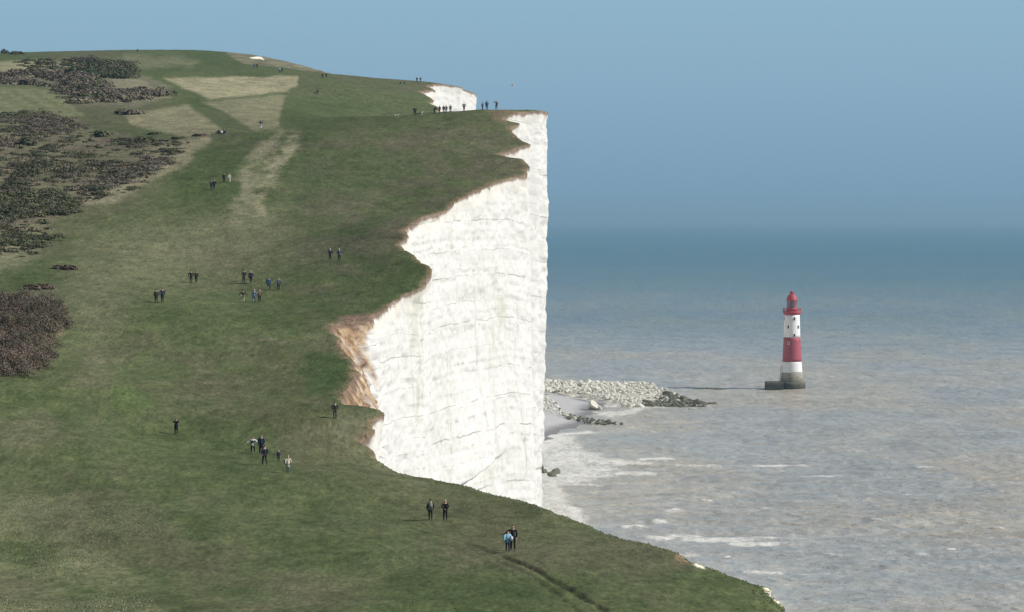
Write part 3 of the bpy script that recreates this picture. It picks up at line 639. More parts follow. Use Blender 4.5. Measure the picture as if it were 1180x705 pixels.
def lwin(colpx, rowpx, w=.85, h=1.35):
    R0 = rad(rowpx); xx = (colpx-912.6)*s1; xx = max(-R0*.97, min(R0*.97, xx)); a = -math.acos(xx/R0)
    bm = bmesh.new(); bmesh.ops.create_cube(bm, size=1, matrix=Matrix.Rotation(a, 4, 'Z')@Matrix.Translation((R0-.06, 0, 0))@Matrix.Diagonal((.35, w, h, 1)))
    m = D.meshes.new('window'); bm.to_mesh(m); bm.free(); o = link('window', m, glass_dark, LH); o.location = (0, 0, zpx(rowpx))
    bm = bmesh.new()
    for dz, sz in ((-.5, (.42, w+.3, .14)), (.5, (.42, w+.3, .14))): bmesh.ops.create_cube(bm, size=1, matrix=Matrix.Rotation(a, 4, 'Z')@Matrix.Translation((R0-.04, 0, dz*(h+.14)))@Matrix.Diagonal((*sz, 1)))
    for dy in (-.5, .5): bmesh.ops.create_cube(bm, size=1, matrix=Matrix.Rotation(a, 4, 'Z')@Matrix.Translation((R0-.045, dy*(w+.14), 0))@Matrix.Diagonal((.41, .14, h-.01, 1)))
    m = D.meshes.new('window_frame'); bm.to_mesh(m); bm.free(); link('window_frame', m, whitep, o)
for a, b in ((914.5,366.5),(908,376),(914.5,385.5),(904,366.5),(919.3,376)): lwin(a, b)
lwin(908, 394.5, .6, .9)
# landing stage on the left, with ladder
def boxm(name, lo, hi, mat, parent, bev=.08):
    bm = bmesh.new(); c_ = [(a+b)/2 for a, b in zip(lo, hi)]; sz = [b-a for a, b in zip(lo, hi)]
    bmesh.ops.create_cube(bm, size=1, matrix=Matrix.Translation(c_)@Matrix.Diagonal((*sz, 1))); bmesh.ops.bevel(bm, geom=bm.edges[:], offset=bev, segments=2, affect='EDGES')
    m = D.meshes.new(name); bm.to_mesh(m); bm.free(); return link(name, m, mat, parent)
plat = boxm('landing_stage', (-31*s1, -7.5, -2.5), (-11*s1, 2.5, zpx(438.8)), granite, LH, .25)
boxm('stage_step', (-31.4*s1, -8.6, -2.5), (-20*s1, -7.6, zpx(443.5)), granite, plat, .15)
bm = bmesh.new()
xa, xb_ = -13.4*s1, -11.9*s1
for dy in (-.35, .35): tube(bm, (xa-.5, -2+dy, zpx(438.8)), (xb_-.2, -1.4+dy, zpx(420)), .09)
for k in range(16): a = k/16; tube(bm, (xa-.5+(xb_-xa+.3)*a, -2.35+.6*a, zpx(438.8-18.8*a)), (xa-.5+(xb_-xa+.3)*a, -1.65+.6*a, zpx(438.8-18.8*a)), .05)
m = D.meshes.new('ladder'); bm.to_mesh(m); bm.free(); link('ladder', m, dark_metal, LH)

# ------------------------------------------------------------------ scrub
def clump(V, Fc, CC, x, y, z, r, h, n, fs, c, rs, upright=False):
    """adds a shrub of n leaf-sized faces to the lists"""
    nn = max(3, int(r*1.6)); lob = rs.normal(0, r*.38, (nn, 2)); lr = r*rs.uniform(.45, .75, nn); lh = h*rs.uniform(.65, 1.05, nn)
    k = rs.integers(0, nn, n); a = rs.uniform(0, 2*np.pi, n); e = rs.uniform(0, 1, n)**.7; rad_ = rs.uniform(.72, 1.05, n)
    cx_ = lob[k, 0]+lr[k]*rad_*np.cos(a)*np.sqrt(1-e*e*.98); cy_ = lob[k, 1]+lr[k]*rad_*np.sin(a)*np.sqrt(1-e*e*.98); cz_ = lh[k]*rad_*e
    P0 = np.stack([x+cx_*1.5, y+cy_, z+cz_], -1)
    nn_ = np.stack([np.cos(a)*np.sqrt(1-e*e*.98), np.sin(a)*np.sqrt(1-e*e*.98), e*1.3+.25], -1)+rs.normal(0, .38 if not upright else .6, (n, 3))
    d1 = rs.normal(0, 1, (n, 3)); 
    if upright: d1[:, 2] = np.abs(d1[:, 2])+1.2
    d1 -= nn_*(d1*nn_).sum(1, keepdims=True)/(nn_*nn_).sum(1, keepdims=True)
    d1 /= np.linalg.norm(d1, axis=1)[:, None]; d2 = np.cross(d1, nn_); d2 /= np.linalg.norm(d2, axis=1)[:, None]+1e-9
    s = fs*rs.uniform(.6, 1.3, n)[:, None]; w = s*(.35 if upright else .8)
    base = sum(len(q) for q in V)
    V.append(np.stack([P0-d2*w, P0+d1*s*.9, P0+d2*w, P0-d1*s*.7], 1).reshape(-1, 3)); Fc.append(base+np.arange(n*4).reshape(-1, 4))
    cv = np.clip(np.array(c)[None]*(1+rs.normal(0, .13, (n, 1))+rs.normal(0, .15))+rs.normal(0, .004, (n, 3)), .008, .6); CC.append(np.repeat(cv, 4, 0))
t = NT('scrub_leaf', .85, .1); scrub_mat = t.out(t.mix(1, t.attr('Col', 'Color'), t.ramp(t.noise(1.5, 2), [(.3, .8), (.7, 1.2)]), 'MULTIPLY'))
def build_clumps(name, items, fs, rs, upright=False, per=60):
    V, Fc, CC = [], [], []
    for (x, y, z, r, h, c, n) in items: clump(V, Fc, CC, x, y, z, r, h, n, fs, c, rs, upright)
    m = mesh_from(name, np.concatenate(V), np.concatenate(Fc)); vcol(m, 'Col', np.concatenate(CC)); return link(name, m, scrub_mat)
GORSE = (.090,.096,.055); OLIVE = (.15,.15,.085); BRAM = (.185,.158,.112); PURP = (.15,.128,.10); TWIG = (.17,.14,.105)
def depth_grid(x, y): return float(ground_z(np.array([x]), np.array([y]))[0])
rs = np.random.default_rng(5)
def scatter(pts, n, cols, rr2, hh, faces, dens_seed, thr, warp=.05):
    out = []; P_ = np.array(pts, float); x0, y0 = P_.min(0); x1, y1 = P_.max(0); tries = 0
    while len(out) < n and tries < n*30:
        tries += 1; a, b = rs.uniform(x0, x1), rs.uniform(y0, y1)
        if not pin(a, b, pts): continue
        dn = float(fbm(np.array([a*warp]), np.array([b*warp*2.2]), dens_seed, 3)[0])
        if dn < thr: continue
        X_, Y_, Z_ = qhit(a, b, 300); X_ += rs.uniform(-.4, .4); Y_ += rs.uniform(-.7, .7)
        c = cols[0] if dn > thr+.25 and rs.random() < .8 else cols[int(rs.integers(0, len(cols)))]
        r = rs.uniform(*rr2); out.append((X_, Y_, Z_-.15, r, rs.uniform(*hh)*min(1.3, .6+r*.25), c, int(faces*(r/rr2[1])**1.5)+20))
    return out
it = scatter([(-25,132),(60,126),(104,150),(150,162),(200,165),(212,175),(180,196),(150,218),(90,232),(40,262),(-25,282)], 400, [GORSE, OLIVE, BRAM, PURP, BRAM], (.5, 2.3), (.3, .85), 330, 201, .06)
it += scatter([(-25,226),(50,222),(88,232),(80,246),(20,254),(-25,256)], 110, [GORSE, OLIVE], (.9, 2.4), (.45, .95), 380, 202, -.15)
it += scatter([(-25,276),(20,272),(54,274),(40,288),(-25,296)], 60, [GORSE, OLIVE], (.7, 1.9), (.35, .8), 340, 203, -.15)
it += scatter([(30,138),(60,132),(95,146),(80,156),(35,152)], 70, [PURP, BRAM], (1.0, 2.4), (.5, .9), 360, 204, -.5)
it += scatter([(-25,140),(25,140),(40,165),(0,180),(-25,178)], 70, [BRAM, PURP], (.8, 2.0), (.35, .8), 300, 205, -.1)
it += scatter([(110,196),(190,182),(200,192),(160,212),(110,216)], 60, [PURP, BRAM], (.9, 2.2), (.3, .7), 200, 206, -.3)
it += scatter([(-25,130),(60,124),(104,146),(150,158),(205,160),(225,166),(185,200),(150,224),(90,240),(60,262),(40,296),(-25,300)], 520, [GORSE, OLIVE, BRAM, PURP], (.25, .8), (.2, .5), 60, 209, -.6)
tag(build_clumps('heath_scrub', it, .17, rs), 'patchy dark gorse and brown bramble covering the heath slope', kind='stuff')
it = scatter([(-20,92),(18,84),(60,84),(105,86),(100,98),(60,100),(-20,98)], 150, [PURP, GORSE, PURP], (1.2, 3.4), (.6, 1.5), 150, 211, -.15)
it += scatter([(96,80),(104,72),(150,74),(158,86),(150,92),(104,90)], 120, [GORSE, PURP], (1.6, 3.6), (.9, 1.8), 150, 212, -.6)
it += scatter([(54,96),(110,92),(130,104),(186,106),(188,112),(130,120),(92,124),(74,110)], 150, [PURP, GORSE, BRAM], (1, 3.2), (.5, 1.3), 140, 213, 0.0)
it += scatter([(20,70),(90,70),(96,80),(60,82),(20,80)], 45, [GORSE, OLIVE], (.8, 2.2), (.5, 1.0), 110, 214, -.2, .15)
tag(build_clumps('hill_scrub', it, .38, rs), 'dark purple brown thicket in patches below the far skyline', kind='stuff')
it = []
for _ in range(230):
    for _t in range(50):
        a, b = rs.uniform(-60, 72), rs.uniform(352, 438)
        if pin(a, b, [(-60,354),(42,352),(58,364),(62,380),(46,394),(53,408),(48,420),(24,430),(-60,443)]): break
    X_, Y_, Z_ = qhit(a, b, 300)
    edge_ = a > np.interp(b, [350,400,440], [55,45,20])
    it.append((X_, Y_, Z_-.2, rs.uniform(1.0, 2.2), rs.uniform(1.5, 2.8)*(.7 if edge_ else 1), [TWIG, (.19,.155,.125), (.13,.115,.075), (.18,.13,.10), (.14,.12,.085)][int(rs.integers(0, 5))], 1500))
tag(build_clumps('thicket', it, .13, rs, True), 'leafless brown bramble and thorn thicket on the left slope', kind='stuff')
# single bushes one can tell apart
BUSH = [(117,158,1.9,1.4,GORSE,'dark gorse bush standing alone above the brown heath'),(44,335,.9,.8,(.16,.12,.09),'small straw brown bush just above the left thicket'),(53,333,1.1,.6,(.13,.085,.075),'low reddish bush next to the straw brown one'),
 (76,311,1.0,.8,(.15,.11,.085),'rusty dead bush by itself on the pale slope'),(167,165,1.6,1.4,GORSE,'round dark bush at the right end of the heath'),(203,161,.9,.7,OLIVE,'tiny low bush at the corner of the pale plot'),
 (146,132,2.6,1.1,PURP,'long low purple brown bush on the pale grass plot'),(28,168,1.5,1.8,GORSE,'tallest upright dark bush among the red brown scrub'),(8,62,1.4,2.0,GORSE,'dark bush sticking up on the far left skyline'),
 (20,63,2.2,1.7,GORSE,'broad dark bush beside another on the far left skyline'),(93,72,2.5,2.2,PURP,'left of a pair of bushes above the far thicket'),(99,72,2.5,2.3,PURP,'right of a pair of bushes above the far thicket'),(98,88,3,2.4,(.035,.055,.032),'green bush at the left edge of the far dark thicket'),
 (177,155,1.2,.5,GORSE,'flat dark bush on the green strip under the pale plot'),(234,157,1.1,.45,TWIG,'low brown scrub patch where the heath meets the track')]
for a, b, r, h, c, lab in BUSH:
    X_, Y_, Z_ = hit(a, b, 300, 1700); V, Fc, CC = [], [], []
    clump(V, Fc, CC, 0, 0, -.05, r, h, int(260+120*r), .26 if Y_ < 700 else .42, c, rs)
    m = mesh_from('bush', np.concatenate(V), np.concatenate(Fc)); vcol(m, 'Col', np.concatenate(CC)); o = link('bush', m, scrub_mat); o.location = (X_, Y_, Z_)
    tag(o, lab, 'bush', 'single bushes dotted over the downland')

# grass tufts along the near rim and in the coarse sward
V, Fc, CC = [], [], []
def tufts(xs_, ys_, h, c):
    n = len(xs_); z = ground_z(xs_, ys_); a = rs.uniform(0, 6.28, n); hh = h*rs.uniform(.5, 1.3, n); w = .05*rs.uniform(.7, 1.5, n)+.02
    for k in range(3):
        ak = a+k*2.1; dx, dy = np.cos(ak), np.sin(ak); b0 = np.stack([xs_+dx*w, ys_+dy*w, z-.02], -1); b1 = np.stack([xs_-dx*w, ys_-dy*w, z-.02], -1)
        tp = np.stack([xs_-dy*hh*.4+rs.normal(0, .03, n), ys_+dx*hh*.4, z+hh], -1); base = sum(len(q) for q in V)
        V.append(np.stack([b0, b1, tp], 1).reshape(-1, 3)); Fc.append(base+np.arange(n*3).reshape(-1, 3)); CC.append(np.repeat(np.clip(c*(1+rs.normal(0, .25, (n, 1))), .01, .5), 3, 0))
n = 1500; yy_ = rs.uniform(176, 360, n)**1.0; xx_ = rim_x(yy_)-rs.uniform(0, 1, n)**1.6*(.17*yy_+25)
tufts(xx_, yy_, .07, c3(.20,.22,.12))
n = 900; yy_ = rs.uniform(195, 420, n); xx_ = rim_x(yy_)-rs.uniform(0, 1, n)**2*1.6-.05; tufts(xx_, yy_, .09, c3(.22,.24,.13))
n = 9000; yy_ = rs.uniform(176, 290, n); xx_ = (rs.uniform(-20, 190, n)-CX)/F*yy_; kk = fbm(xx_*.15, yy_*.08, 231, 3) > 0; tufts(xx_[kk], yy_[kk], .07, c3(.34,.34,.22))
m = mesh_from('grass', np.concatenate(V), np.concatenate(Fc)); vcol(m, 'Col', np.concatenate(CC)); tag(link('grass', m, scrub_mat), 'coarse grass tufts in the near turf and along the cliff edge', kind='stuff')

# ------------------------------------------------------------------ people
def skin_mesh(name, pts, edges, radii, lvl=1):
    me = D.meshes.new('tmp'); me.from_pydata(pts, edges, []); ob = D.objects.new('tmp', me); col.objects.link(ob)
    md = ob.modifiers.new('s', 'SKIN'); md.use_smooth_shade = True; md.branch_smoothing = .6
    for sv_, r in zip(me.skin_vertices[0].data, radii): sv_.radius = (r, r) if not isinstance(r, tuple) else r
    me.skin_vertices[0].data[0].use_root = True
    s_ = ob.modifiers.new('u', 'SUBSURF'); s_.levels = lvl; s_.render_levels = lvl
    bpy.context.view_layer.update(); dg = bpy.context.evaluated_depsgraph_get()
    r = D.meshes.new_from_object(ob.evaluated_get(dg)); r.name = name
    D.objects.remove(ob); D.meshes.remove(me); return r
def pose(kind):
    J = dict(pel=(0,0,.95), spi=(0,.0,1.14), che=(0,0,1.36), nek=(0,0,1.50), hd0=(0,-.015,1.585), hd1=(0,-.01,1.675))
    for s, n in ((1, 'r'), (-1, 'l')):
        J['sh'+n] = (s*.175, 0, 1.42); J['el'+n] = (s*.235, .03, 1.15); J['wr'+n] = (s*.225, -.04, .91)
        J['hp'+n] = (s*.085, 0, .90); J['kn'+n] = (s*.10, -.01, .50); J['an'+n] = (s*.11, .02, .09); J['to'+n] = (s*.12, -.13, .045)
    def st(**k): J.update(k)
    if kind == 'walk': st(knr=(.09,-.17,.53), anr=(.09,-.26,.12), tor=(.09,-.40,.10), knl=(-.10,.04,.50), anl=(-.10,.26,.14), tol=(-.11,.14,.045), elr=(.23,.13,1.17), wrr=(.23,.12,.93), ell=(-.23,-.06,1.16), wrl=(-.21,-.24,.98))
    if kind == 'stride': st(knl=(-.09,-.17,.53), anl=(-.09,-.26,.12), tol=(-.09,-.40,.10), knr=(.12,.04,.50), anr=(.13,.26,.14), tor=(.14,.14,.045))
    if kind == 'pockets': st(elr=(.31,.06,1.16), wrr=(.20,-.06,.96), ell=(-.31,.06,1.16), wrl=(-.20,-.06,.96))
    if kind == 'out': st(elr=(.38,.0,1.22), wrr=(.52,-.08,1.04), ell=(-.38,.0,1.22), wrl=(-.52,-.08,1.04), knr=(.16,-.02,.5), anr=(.21,.02,.09), tor=(.25,-.12,.045))
    if kind == 'photo': st(elr=(.27,-.17,1.27), wrr=(.08,-.28,1.52), ell=(-.27,-.17,1.27), wrl=(-.08,-.28,1.52))
    if kind == 'arm_up': st(elr=(.36,-.06,1.42), wrr=(.38,-.16,1.66), ell=(-.28,-.06,1.2), wrl=(-.14,-.16,1.05))
    if kind == 'behind': st(elr=(.26,.12,1.16), wrr=(.06,.17,.98), ell=(-.26,.12,1.16), wrl=(-.06,.17,1.0))
    if kind == 'arm_round': st(ell=(-.36,.04,1.22), wrl=(-.50,.10,1.12))
    if kind == 'sit': 
        for k in list(J):
            x, y, z = J[k]; J[k] = (x, y+.0, z-.80)
        for s, n in ((1, 'r'), (-1, 'l')): J['hp'+n] = (s*.1,-.03,.13); J['kn'+n] = (s*.14,-.40,.42); J['an'+n] = (s*.13,-.62,.08); J['to'+n] = (s*.14,-.78,.05); J['wr'+n] = (s*.14,-.36,.40); J['el'+n] = (s*.24,-.12,.42)
        J['pel'] = (0,0,.16)
    if kind == 'bend': 
        st(che=(0,-.26,1.26), nek=(0,-.38,1.33), hd0=(0,-.46,1.36), hd1=(0,-.54,1.37), spi=(0,-.1,1.13))
        for s, n in ((1, 'r'), (-1, 'l')): J['sh'+n] = (s*.17,-.31,1.29); J['el'+n] = (s*.2,-.36,1.02); J['wr'+n] = (s*.17,-.44,.80)
    return J
RJ = dict(pel=.125, spi=.115, che=.135, nek=.052, hd0=.078, hd1=.082, sh=.058, el=.042, wr=.028, hp=.088, kn=.056, an=.038, to=.036)
def R_of(k): return RJ.get(k) or RJ[k[:2]]
E_T = [('pel','spi'),('spi','che'),('che','nek')]; E_H = [('nek','hd0'),('hd0','hd1')]
E_A = [('che','shr'),('shr','elr'),('elr','wrr'),('che','shl'),('shl','ell'),('ell','wrl')]
E_L = [('pel','hpr'),('hpr','knr'),('knr','anr'),('pel','hpl'),('hpl','knl'),('knl','anl')]; E_F = [('anr','tor'),('anl','tol')]
def part(name, J, E, grow=0, root='pel', over=None, extra=None):
    keys = [root]; 
    for a, b in E:
        for k in (a, b):
            if k not in keys: keys.append(k)
    pts = [J[k] for k in keys]; rad_ = [(over or {}).get(k, R_of(k))+grow for k in keys]; ed = [(keys.index(a), keys.index(b)) for a, b in E]
    if extra: extra(pts, ed, rad_, keys)
    return skin_mesh(name, pts, ed, rad_)
def hands(J):
    def f_(pts, ed, rad_, keys):
        for n in ('r', 'l'):
            w = Vector(J['wr'+n]); e = Vector(J['el'+n]); d = (w-e).normalized(); side = d.cross(Vector((0, 1, 0)) if abs(d.y) < .8 else Vector((0, 0, 1))).normalized()
            wi = keys.index('wr'+n); p = w+d*.07; pts.append(tuple(p)); rad_.append((.034, .018)); ed.append((wi, len(pts)-1)); pi_ = len(pts)-1
            for k, (o_, L) in enumerate(((-.033,.075),(-.011,.085),(.011,.08),(.033,.062))):
                a_ = p+side*o_+d*.03; b2 = a_+d*L*.5+Vector((0,-.008,0)); c2 = a_+d*L*.9+Vector((0,-.03,0))
                for q_, (pp, r_) in enumerate(((a_, .0095), (b2, .0085), (c2, .007))):
                    pts.append(tuple(pp)); rad_.append(r_); ed.append((pi_ if q_ == 0 else len(pts)-2, len(pts)-1))
            tb = w+d*.03+side*-.03; tt = tb+d*.04+side*-.025
            for q_, pp in enumerate((tb, tt)): pts.append(tuple(pp)); rad_.append(.010); ed.append((wi if q_ == 0 else len(pts)-2, len(pts)-1))
        h = Vector(J['hd0']); ax = (Vector(J['hd1'])-h).normalized(); fw = Vector((0, -1, 0)) if abs(ax.y) < .7 else Vector((0, 0, -1)); k0 = keys.index('hd0')
        for pp, r_ in ((h+fw*.098+ax*.02, .012), (h+Vector((.083, 0, 0))+ax*.02, .016), (h+Vector((-.083, 0, 0))+ax*.02, .016)): pts.append(tuple(pp)); rad_.append(r_); ed.append((k0, len(pts)-1))
    return f_
cache = {}
def pm(key, fn):
    if key not in cache: cache[key] = fn()
    return cache[key]
skin_mat = simple('skin', (.50,.32,.24), .6, .08, 9); matc = {}
def cloth(c):
    if c not in matc: matc[c] = simple('cloth', c, .9, .12, 5)
    return matc[c]
def add(name, me, mat, parent):
    o = D.objects.new(name, me); col.objects.link(o); o.parent = parent
    if not me.materials: me.materials.append(None)
    o.material_slots[0].link = 'OBJECT'; o.material_slots[0].material = mat; return o
def person(px_, py_, hpx, kind, jacket, trousers, hair, face, label, group='walkers on the cliff top', coat=False, sleeves=None, lo=150, hmul=None, behind=0):
    X_, Y_, Z_ = hit(px_, py_, lo, 2000)
    hm = hpx*Y_/F; hm = min(1.98, max(1.55, hm)) if hpx < 1e3 and not hmul else hmul
    if kind in ('sit', 'bend'): hm = 1.72
    s = hm/1.76; root = empty('person', (X_, Y_, float(ground_z(np.array([X_]), np.array([Y_]))[0])-.01), face); root.scale = (s*1.13, s*1.22, s)
    tag(root, label, 'person', group)
    J = pose(kind)
    add('body', pm(('b', kind), lambda: part('body', J, E_T+E_H+E_A+E_L+E_F, 0, 'pel', None, hands(J))), skin_mat, root)
    if coat:
        def skirt(pts, ed, rad_, keys):
            k = keys.index('pel'); pts.append((0, 0, J['pel'][2]-.22)); rad_.append((.19, .15)); ed.append((k, len(pts)-1)); pts.append((0, 0, J['pel'][2]-.40)); rad_.append((.20, .16)); ed.append((len(pts)-2, len(pts)-1))
        add('coat', pm(('c', kind), lambda: part('coat', J, E_T[:2]+E_A, .028, 'pel', {'pel': .15}, skirt)), cloth(jacket), root)
    else:
        def hem(pts, ed, rad_, keys):
            k = keys.index('pel'); pts.append((J['pel'][0], J['pel'][1], J['pel'][2]-.07)); rad_.append(.135+.02); ed.append((k, len(pts)-1))
        add('jacket', pm(('j', kind), lambda: part('jacket', J, E_T[:2]+E_A, .026, 'pel', None, hem)), cloth(jacket), root)
    add('trousers', pm(('t', kind), lambda: part('trousers', J, E_L, .016)), cloth(trousers), root)
    for n in ('r', 'l'):
        def shoe(n=n): return skin_mesh('shoe', [tuple(Vector(J['an'+n])+Vector((0, .03, -.03))), tuple(Vector(J['an'+n])*.4+Vector(J['to'+n])*.6), J['to'+n]], [(0, 1), (1, 2)], [.05, .045, .042])
        add('shoe', pm(('s', kind, n), shoe), cloth((.03,.028,.025)), root)
    h0, h1 = Vector(J['hd0']), Vector(J['hd1']); ax = (h1-h0).normalized(); bk = Vector((0, 1, 0)) if abs(ax.y) < .7 else Vector((0, 0, 1))
    add('hair', pm(('h', kind), lambda: skin_mesh('hair', [tuple(h1+ax*.03+bk*-.01), tuple(h1+ax*.005+bk*.035), tuple(h0+bk*.045+ax*.02)], [(0, 1), (1, 2)], [.075, .088, .07])), cloth(hair), root)
    return root
A_ = 0; AW = math.pi                                   # 0 faces the viewer, pi walks away
BLK=(.018,.018,.022); NVY=(.020,.028,.060); DGR=(.05,.052,.055); GRY=(.17,.175,.165); CRM=(.62,.58,.46); BLU=(.045,.10,.20); LBL=(.35,.62,.80); JEAN=(.07,.10,.17); TAN=(.24,.165,.095); BEI=(.52,.45,.33); WHT=(.75,.74,.72); DKB=(.035,.024,.018); GRN=(.035,.045,.035)
HW=(.62,.60,.56); HD=(.03,.02,.014); HB=(.10,.06,.035)
G2='couple walking on the near turf'
pp = []
p_man = person(591,634,30,'arm_round',BLK,DKB,HB,A_,'taller man in black with his arm round a companion in pale blue',G2)
p_wom = person(585,636,26,'walk',LBL,NVY,HD,AW,'shorter person in a pale blue jacket beside a tall man in black',G2)
p_bag = person(496,600,25,'walk',GRN,DKB,HD,AW,'walker in dark sleeves under a big grey backpack near the cliff edge','pair above the path ruts')
person(513,599,24,'behind',BLK,BLK,HW,AW,'white haired walker in black with hands behind the back','pair above the path ruts')
person(386,482,19.5,'pockets',BLK,DGR,HD,.4,'lone figure in black standing by the orange clay notch')
person(203,501,19.5,'photo',BLK,BLK,HD,A_,'lone figure in a long black coat raising both hands to the face',coat=True)
G3='family group on the middle turf'
p = person(291,522,19.5,'out',WHT,BLK,HD,A_,'person in a navy vest with white sleeves and arms held out',G3)
add('vest', pm('vest', lambda: part('vest', pose('out'), E_T[:2], .05)), cloth(NVY), p)
person(301,523,25,'stand',NVY,BLK,HD,A_,'tallest man of the family group wearing a long navy coat',G3,coat=True)
p9 = person(305,536,24,'walk',(.022,.024,.045),GRN,HD,AW+.3,'person in a dark jacket walking in front of the navy coated man',G3)
person(321,531,14.5,'stand',NVY,NVY,LBL,A_,'small child in navy with a light blue hat between the adults',G3,hmul=1.12)
p11 = person(332,545,21,'walk',CRM,JEAN,HW,AW,'white haired person in a long cream coat and blue jeans',G3,coat=True)
G4='two pairs on the left slope'
person(180,350,16.5,'stand',DGR,BLK,HD,AW,'left walker of the lower left pair in a knee length dark coat',G4,coat=True)
person(187,350,17.5,'walk',NVY,NVY,HD,AW,'taller walker in navy beside the knee length dark coat',G4)
person(220,327,15,'pockets',BLK,GRN,HD,AW,'slim dark walker on the left of the upper left pair',G4)
person(226,327,14.5,'walk',(.03,.022,.028),DKB,HD,AW,'dark brown clad walker on the right of the upper left pair',G4)
G5='seven walkers in the middle of the slope'
person(281,327,15.5,'behind',GRN,GRN,HD,AW,'walker in dark green with hands behind the back in the middle group',G5)
person(289,328,15.5,'walk',NVY,BLK,HW,AW-.3,'white haired walker in navy next to the one in dark green',G5)
person(309.5,335,15.5,'stride',BLU,JEAN,HB,AW,'walker in a mid blue jacket and blue jeans',G5)
person(321,335,15,'pockets',(.13,.16,.22),NVY,GRY,AW,'walker in a grey blue top and navy trousers at the group end',G5)
person(280,349,14.5,'out',BLK,BEI,HD,AW,'walker in black with beige trousers and arms spread',G5)
person(293,350,16.5,'stride',(.16,.19,.25),(.12,.19,.30),HW,AW,'walker in a grey top and pale jeans beside the tan jacket',G5)
person(299,349,16,'walk',TAN,DKB,HD,AW,'dark haired walker in a tan jacket and brown trousers',G5)
G6='pair near the dark turf crack'
person(380.5,301,14,'pockets',BLK,NVY,HW,A_,'walker with a pale head and black jacket near the cliff edge pair',G6)
person(391,301,14,'pockets',BLU,BLK,HW,A_,'walker in a blue jacket nearest the cliff beside one in black',G6)
G7='walkers on the upper green slope'
person(243.5,220,12,'walk',NVY,NVY,HD,AW,'left of two navy walkers side by side on the upper slope',G7)
person(246.8,219,12,'walk',BLK,NVY,HD,AW,'right of two dark walkers side by side on the upper slope',G7)
person(258,211,11.5,'stand',GRN,BLK,HD,AW,'dark green walker beside a cream clad companion',G7)
person(264.5,211,10.5,'walk',CRM,CRM,HW,AW,'walker all in cream on the upper green slope',G7)
person(300.5,149,10.5,'pockets',BLK,WHT,HD,AW,'walker in a black top and white trousers where the track tops out',G7)
G8='people sitting on the grass'
person(252,154.5,5,'sit',BLK,BLK,HD,-.6,'left of two dark figures sitting beside a white bag',G8)
person(258.3,154,5,'sit',BLK,NVY,HD,.5,'right of two dark figures sitting beside a white bag',G8)
G9='people lined up along the headland crest'
crest = [(478,133.5,10.5,'pockets',NVY,'figure in navy beside two dogs on the crest'),(500.5,131.5,8.5,'bend',DGR,'figure bending forward left of the white headland'),(506.5,131,9,'walk',BLK,'dark figure leaning at the left edge of the distant white cliff'),
 (511.3,131,9.5,'stand',BLK,'left of two dark figures close together before the distant cliff'),(514.2,131,9.5,'pockets',NVY,'right of two dark figures close together before the distant cliff'),(519,130.5,9.5,'stand',DGR,'slim figure just right of the close pair before the distant cliff'),
 (534.7,129,10.5,'pockets',BLK,'lone broad dark figure before the right half of the distant cliff'),(556,127.5,10,'stand',NVY,'first of three figures against the sky on the headland'),(561,127,11,'stand',BLU,'tallest figure against the sky in the headland trio'),(572,126.5,10.5,'arm_up',NVY,'figure with one arm raised against the sky on the headland')]
for a, b, h, k, c, lab in crest: person(a, b, h, k, c, BLK, HD, random.choice((A_, AW, 1.2)), lab, G9, lo=560)
G10='distant walkers on the far hill'
far = [(480.5,95,'stand',BLK,'left of two specks standing on the skyline of the far headland'),(484.5,95,'walk',BLK,'right of two specks standing on the skyline of the far headland'),(461.5,97,'sit',BLK,'left of two specks sitting below the far headland skyline'),(466,97,'sit',GRN,'right of two specks sitting below the far headland skyline'),
 (371.5,90.5,'stand',BLK,'left of two dark specks before the far brown promontory'),(376,90.5,'pockets',BLK,'right of two dark specks before the far brown promontory'),(322.3,84,'stand',LBL,'pale blue speck above the corner of the pale plot'),(324.8,84,'stand',NVY,'navy speck beside the pale blue one above the pale plot'),
 (293,79,'walk',BLU,'left blue speck high on the far green hill'),(296.3,79,'stand',NVY,'right navy speck high on the far green hill'),(366,109,'bend',BLK,'dark speck bending to a dog on the open green'),(158.5,61,'stand',BLK,'single speck standing on the left skyline'),
 (24.7,98.7,'stand',BLK,'left of two dark specks at the edge of the striped field'),(28.5,98.7,'pockets',BLK,'right of two dark specks at the edge of the striped field')]
for a, b, k, c, lab in far: person(a, b, 5, k, c, c if c != LBL else NVY, HD, AW, lab, G10, lo=700, hmul=1.78)

# things carried
def pack(root, off, sz, c, name, label, cat, tilt=0):
    bm = bmesh.new(); bmesh.ops.create_cube(bm, size=1, matrix=Matrix.Diagonal((*sz, 1))); bmesh.ops.bevel(bm, geom=bm.edges[:], offset=min(sz)*.32, segments=3, affect='EDGES')
    m = D.meshes.new(name); bm.to_mesh(m); bm.free()
    for p_ in m.polygons: p_.use_smooth = True
    o = empty(name, root.matrix_basis@Vector(off), root.rotation_euler[2]); tag(o, label, cat)
    link('bag_body', m, cloth(c), o)
    bm = bmesh.new(); bmesh.ops.create_cube(bm, size=1, matrix=Matrix.Translation((0, sz[1]*.52, -sz[2]*.18))@Matrix.Diagonal((sz[0]*.7, sz[1]*.3, sz[2]*.42, 1))); bmesh.ops.bevel(bm, geom=bm.edges[:], offset=.02, segments=2, affect='EDGES')
    m = D.meshes.new('pocket'); bm.to_mesh(m); bm.free(); link('pocket', m, cloth(tuple(x*.7 for x in c)), o)
    bm = bmesh.new()
    for s in (-1, 1): tube(bm, (s*sz[0]*.3, -sz[1]*.5, sz[2]*.42), (s*sz[0]*.36, -sz[1]*.9, 0), .02); tube(bm, (s*sz[0]*.36, -sz[1]*.9, 0), (s*sz[0]*.3, -sz[1]*.5, -sz[2]*.42), .02)
    m = D.meshes.new('strap'); bm.to_mesh(m); bm.free(); link('strap', m, cloth(BLK), o); return o
bpy.context.view_layer.update()
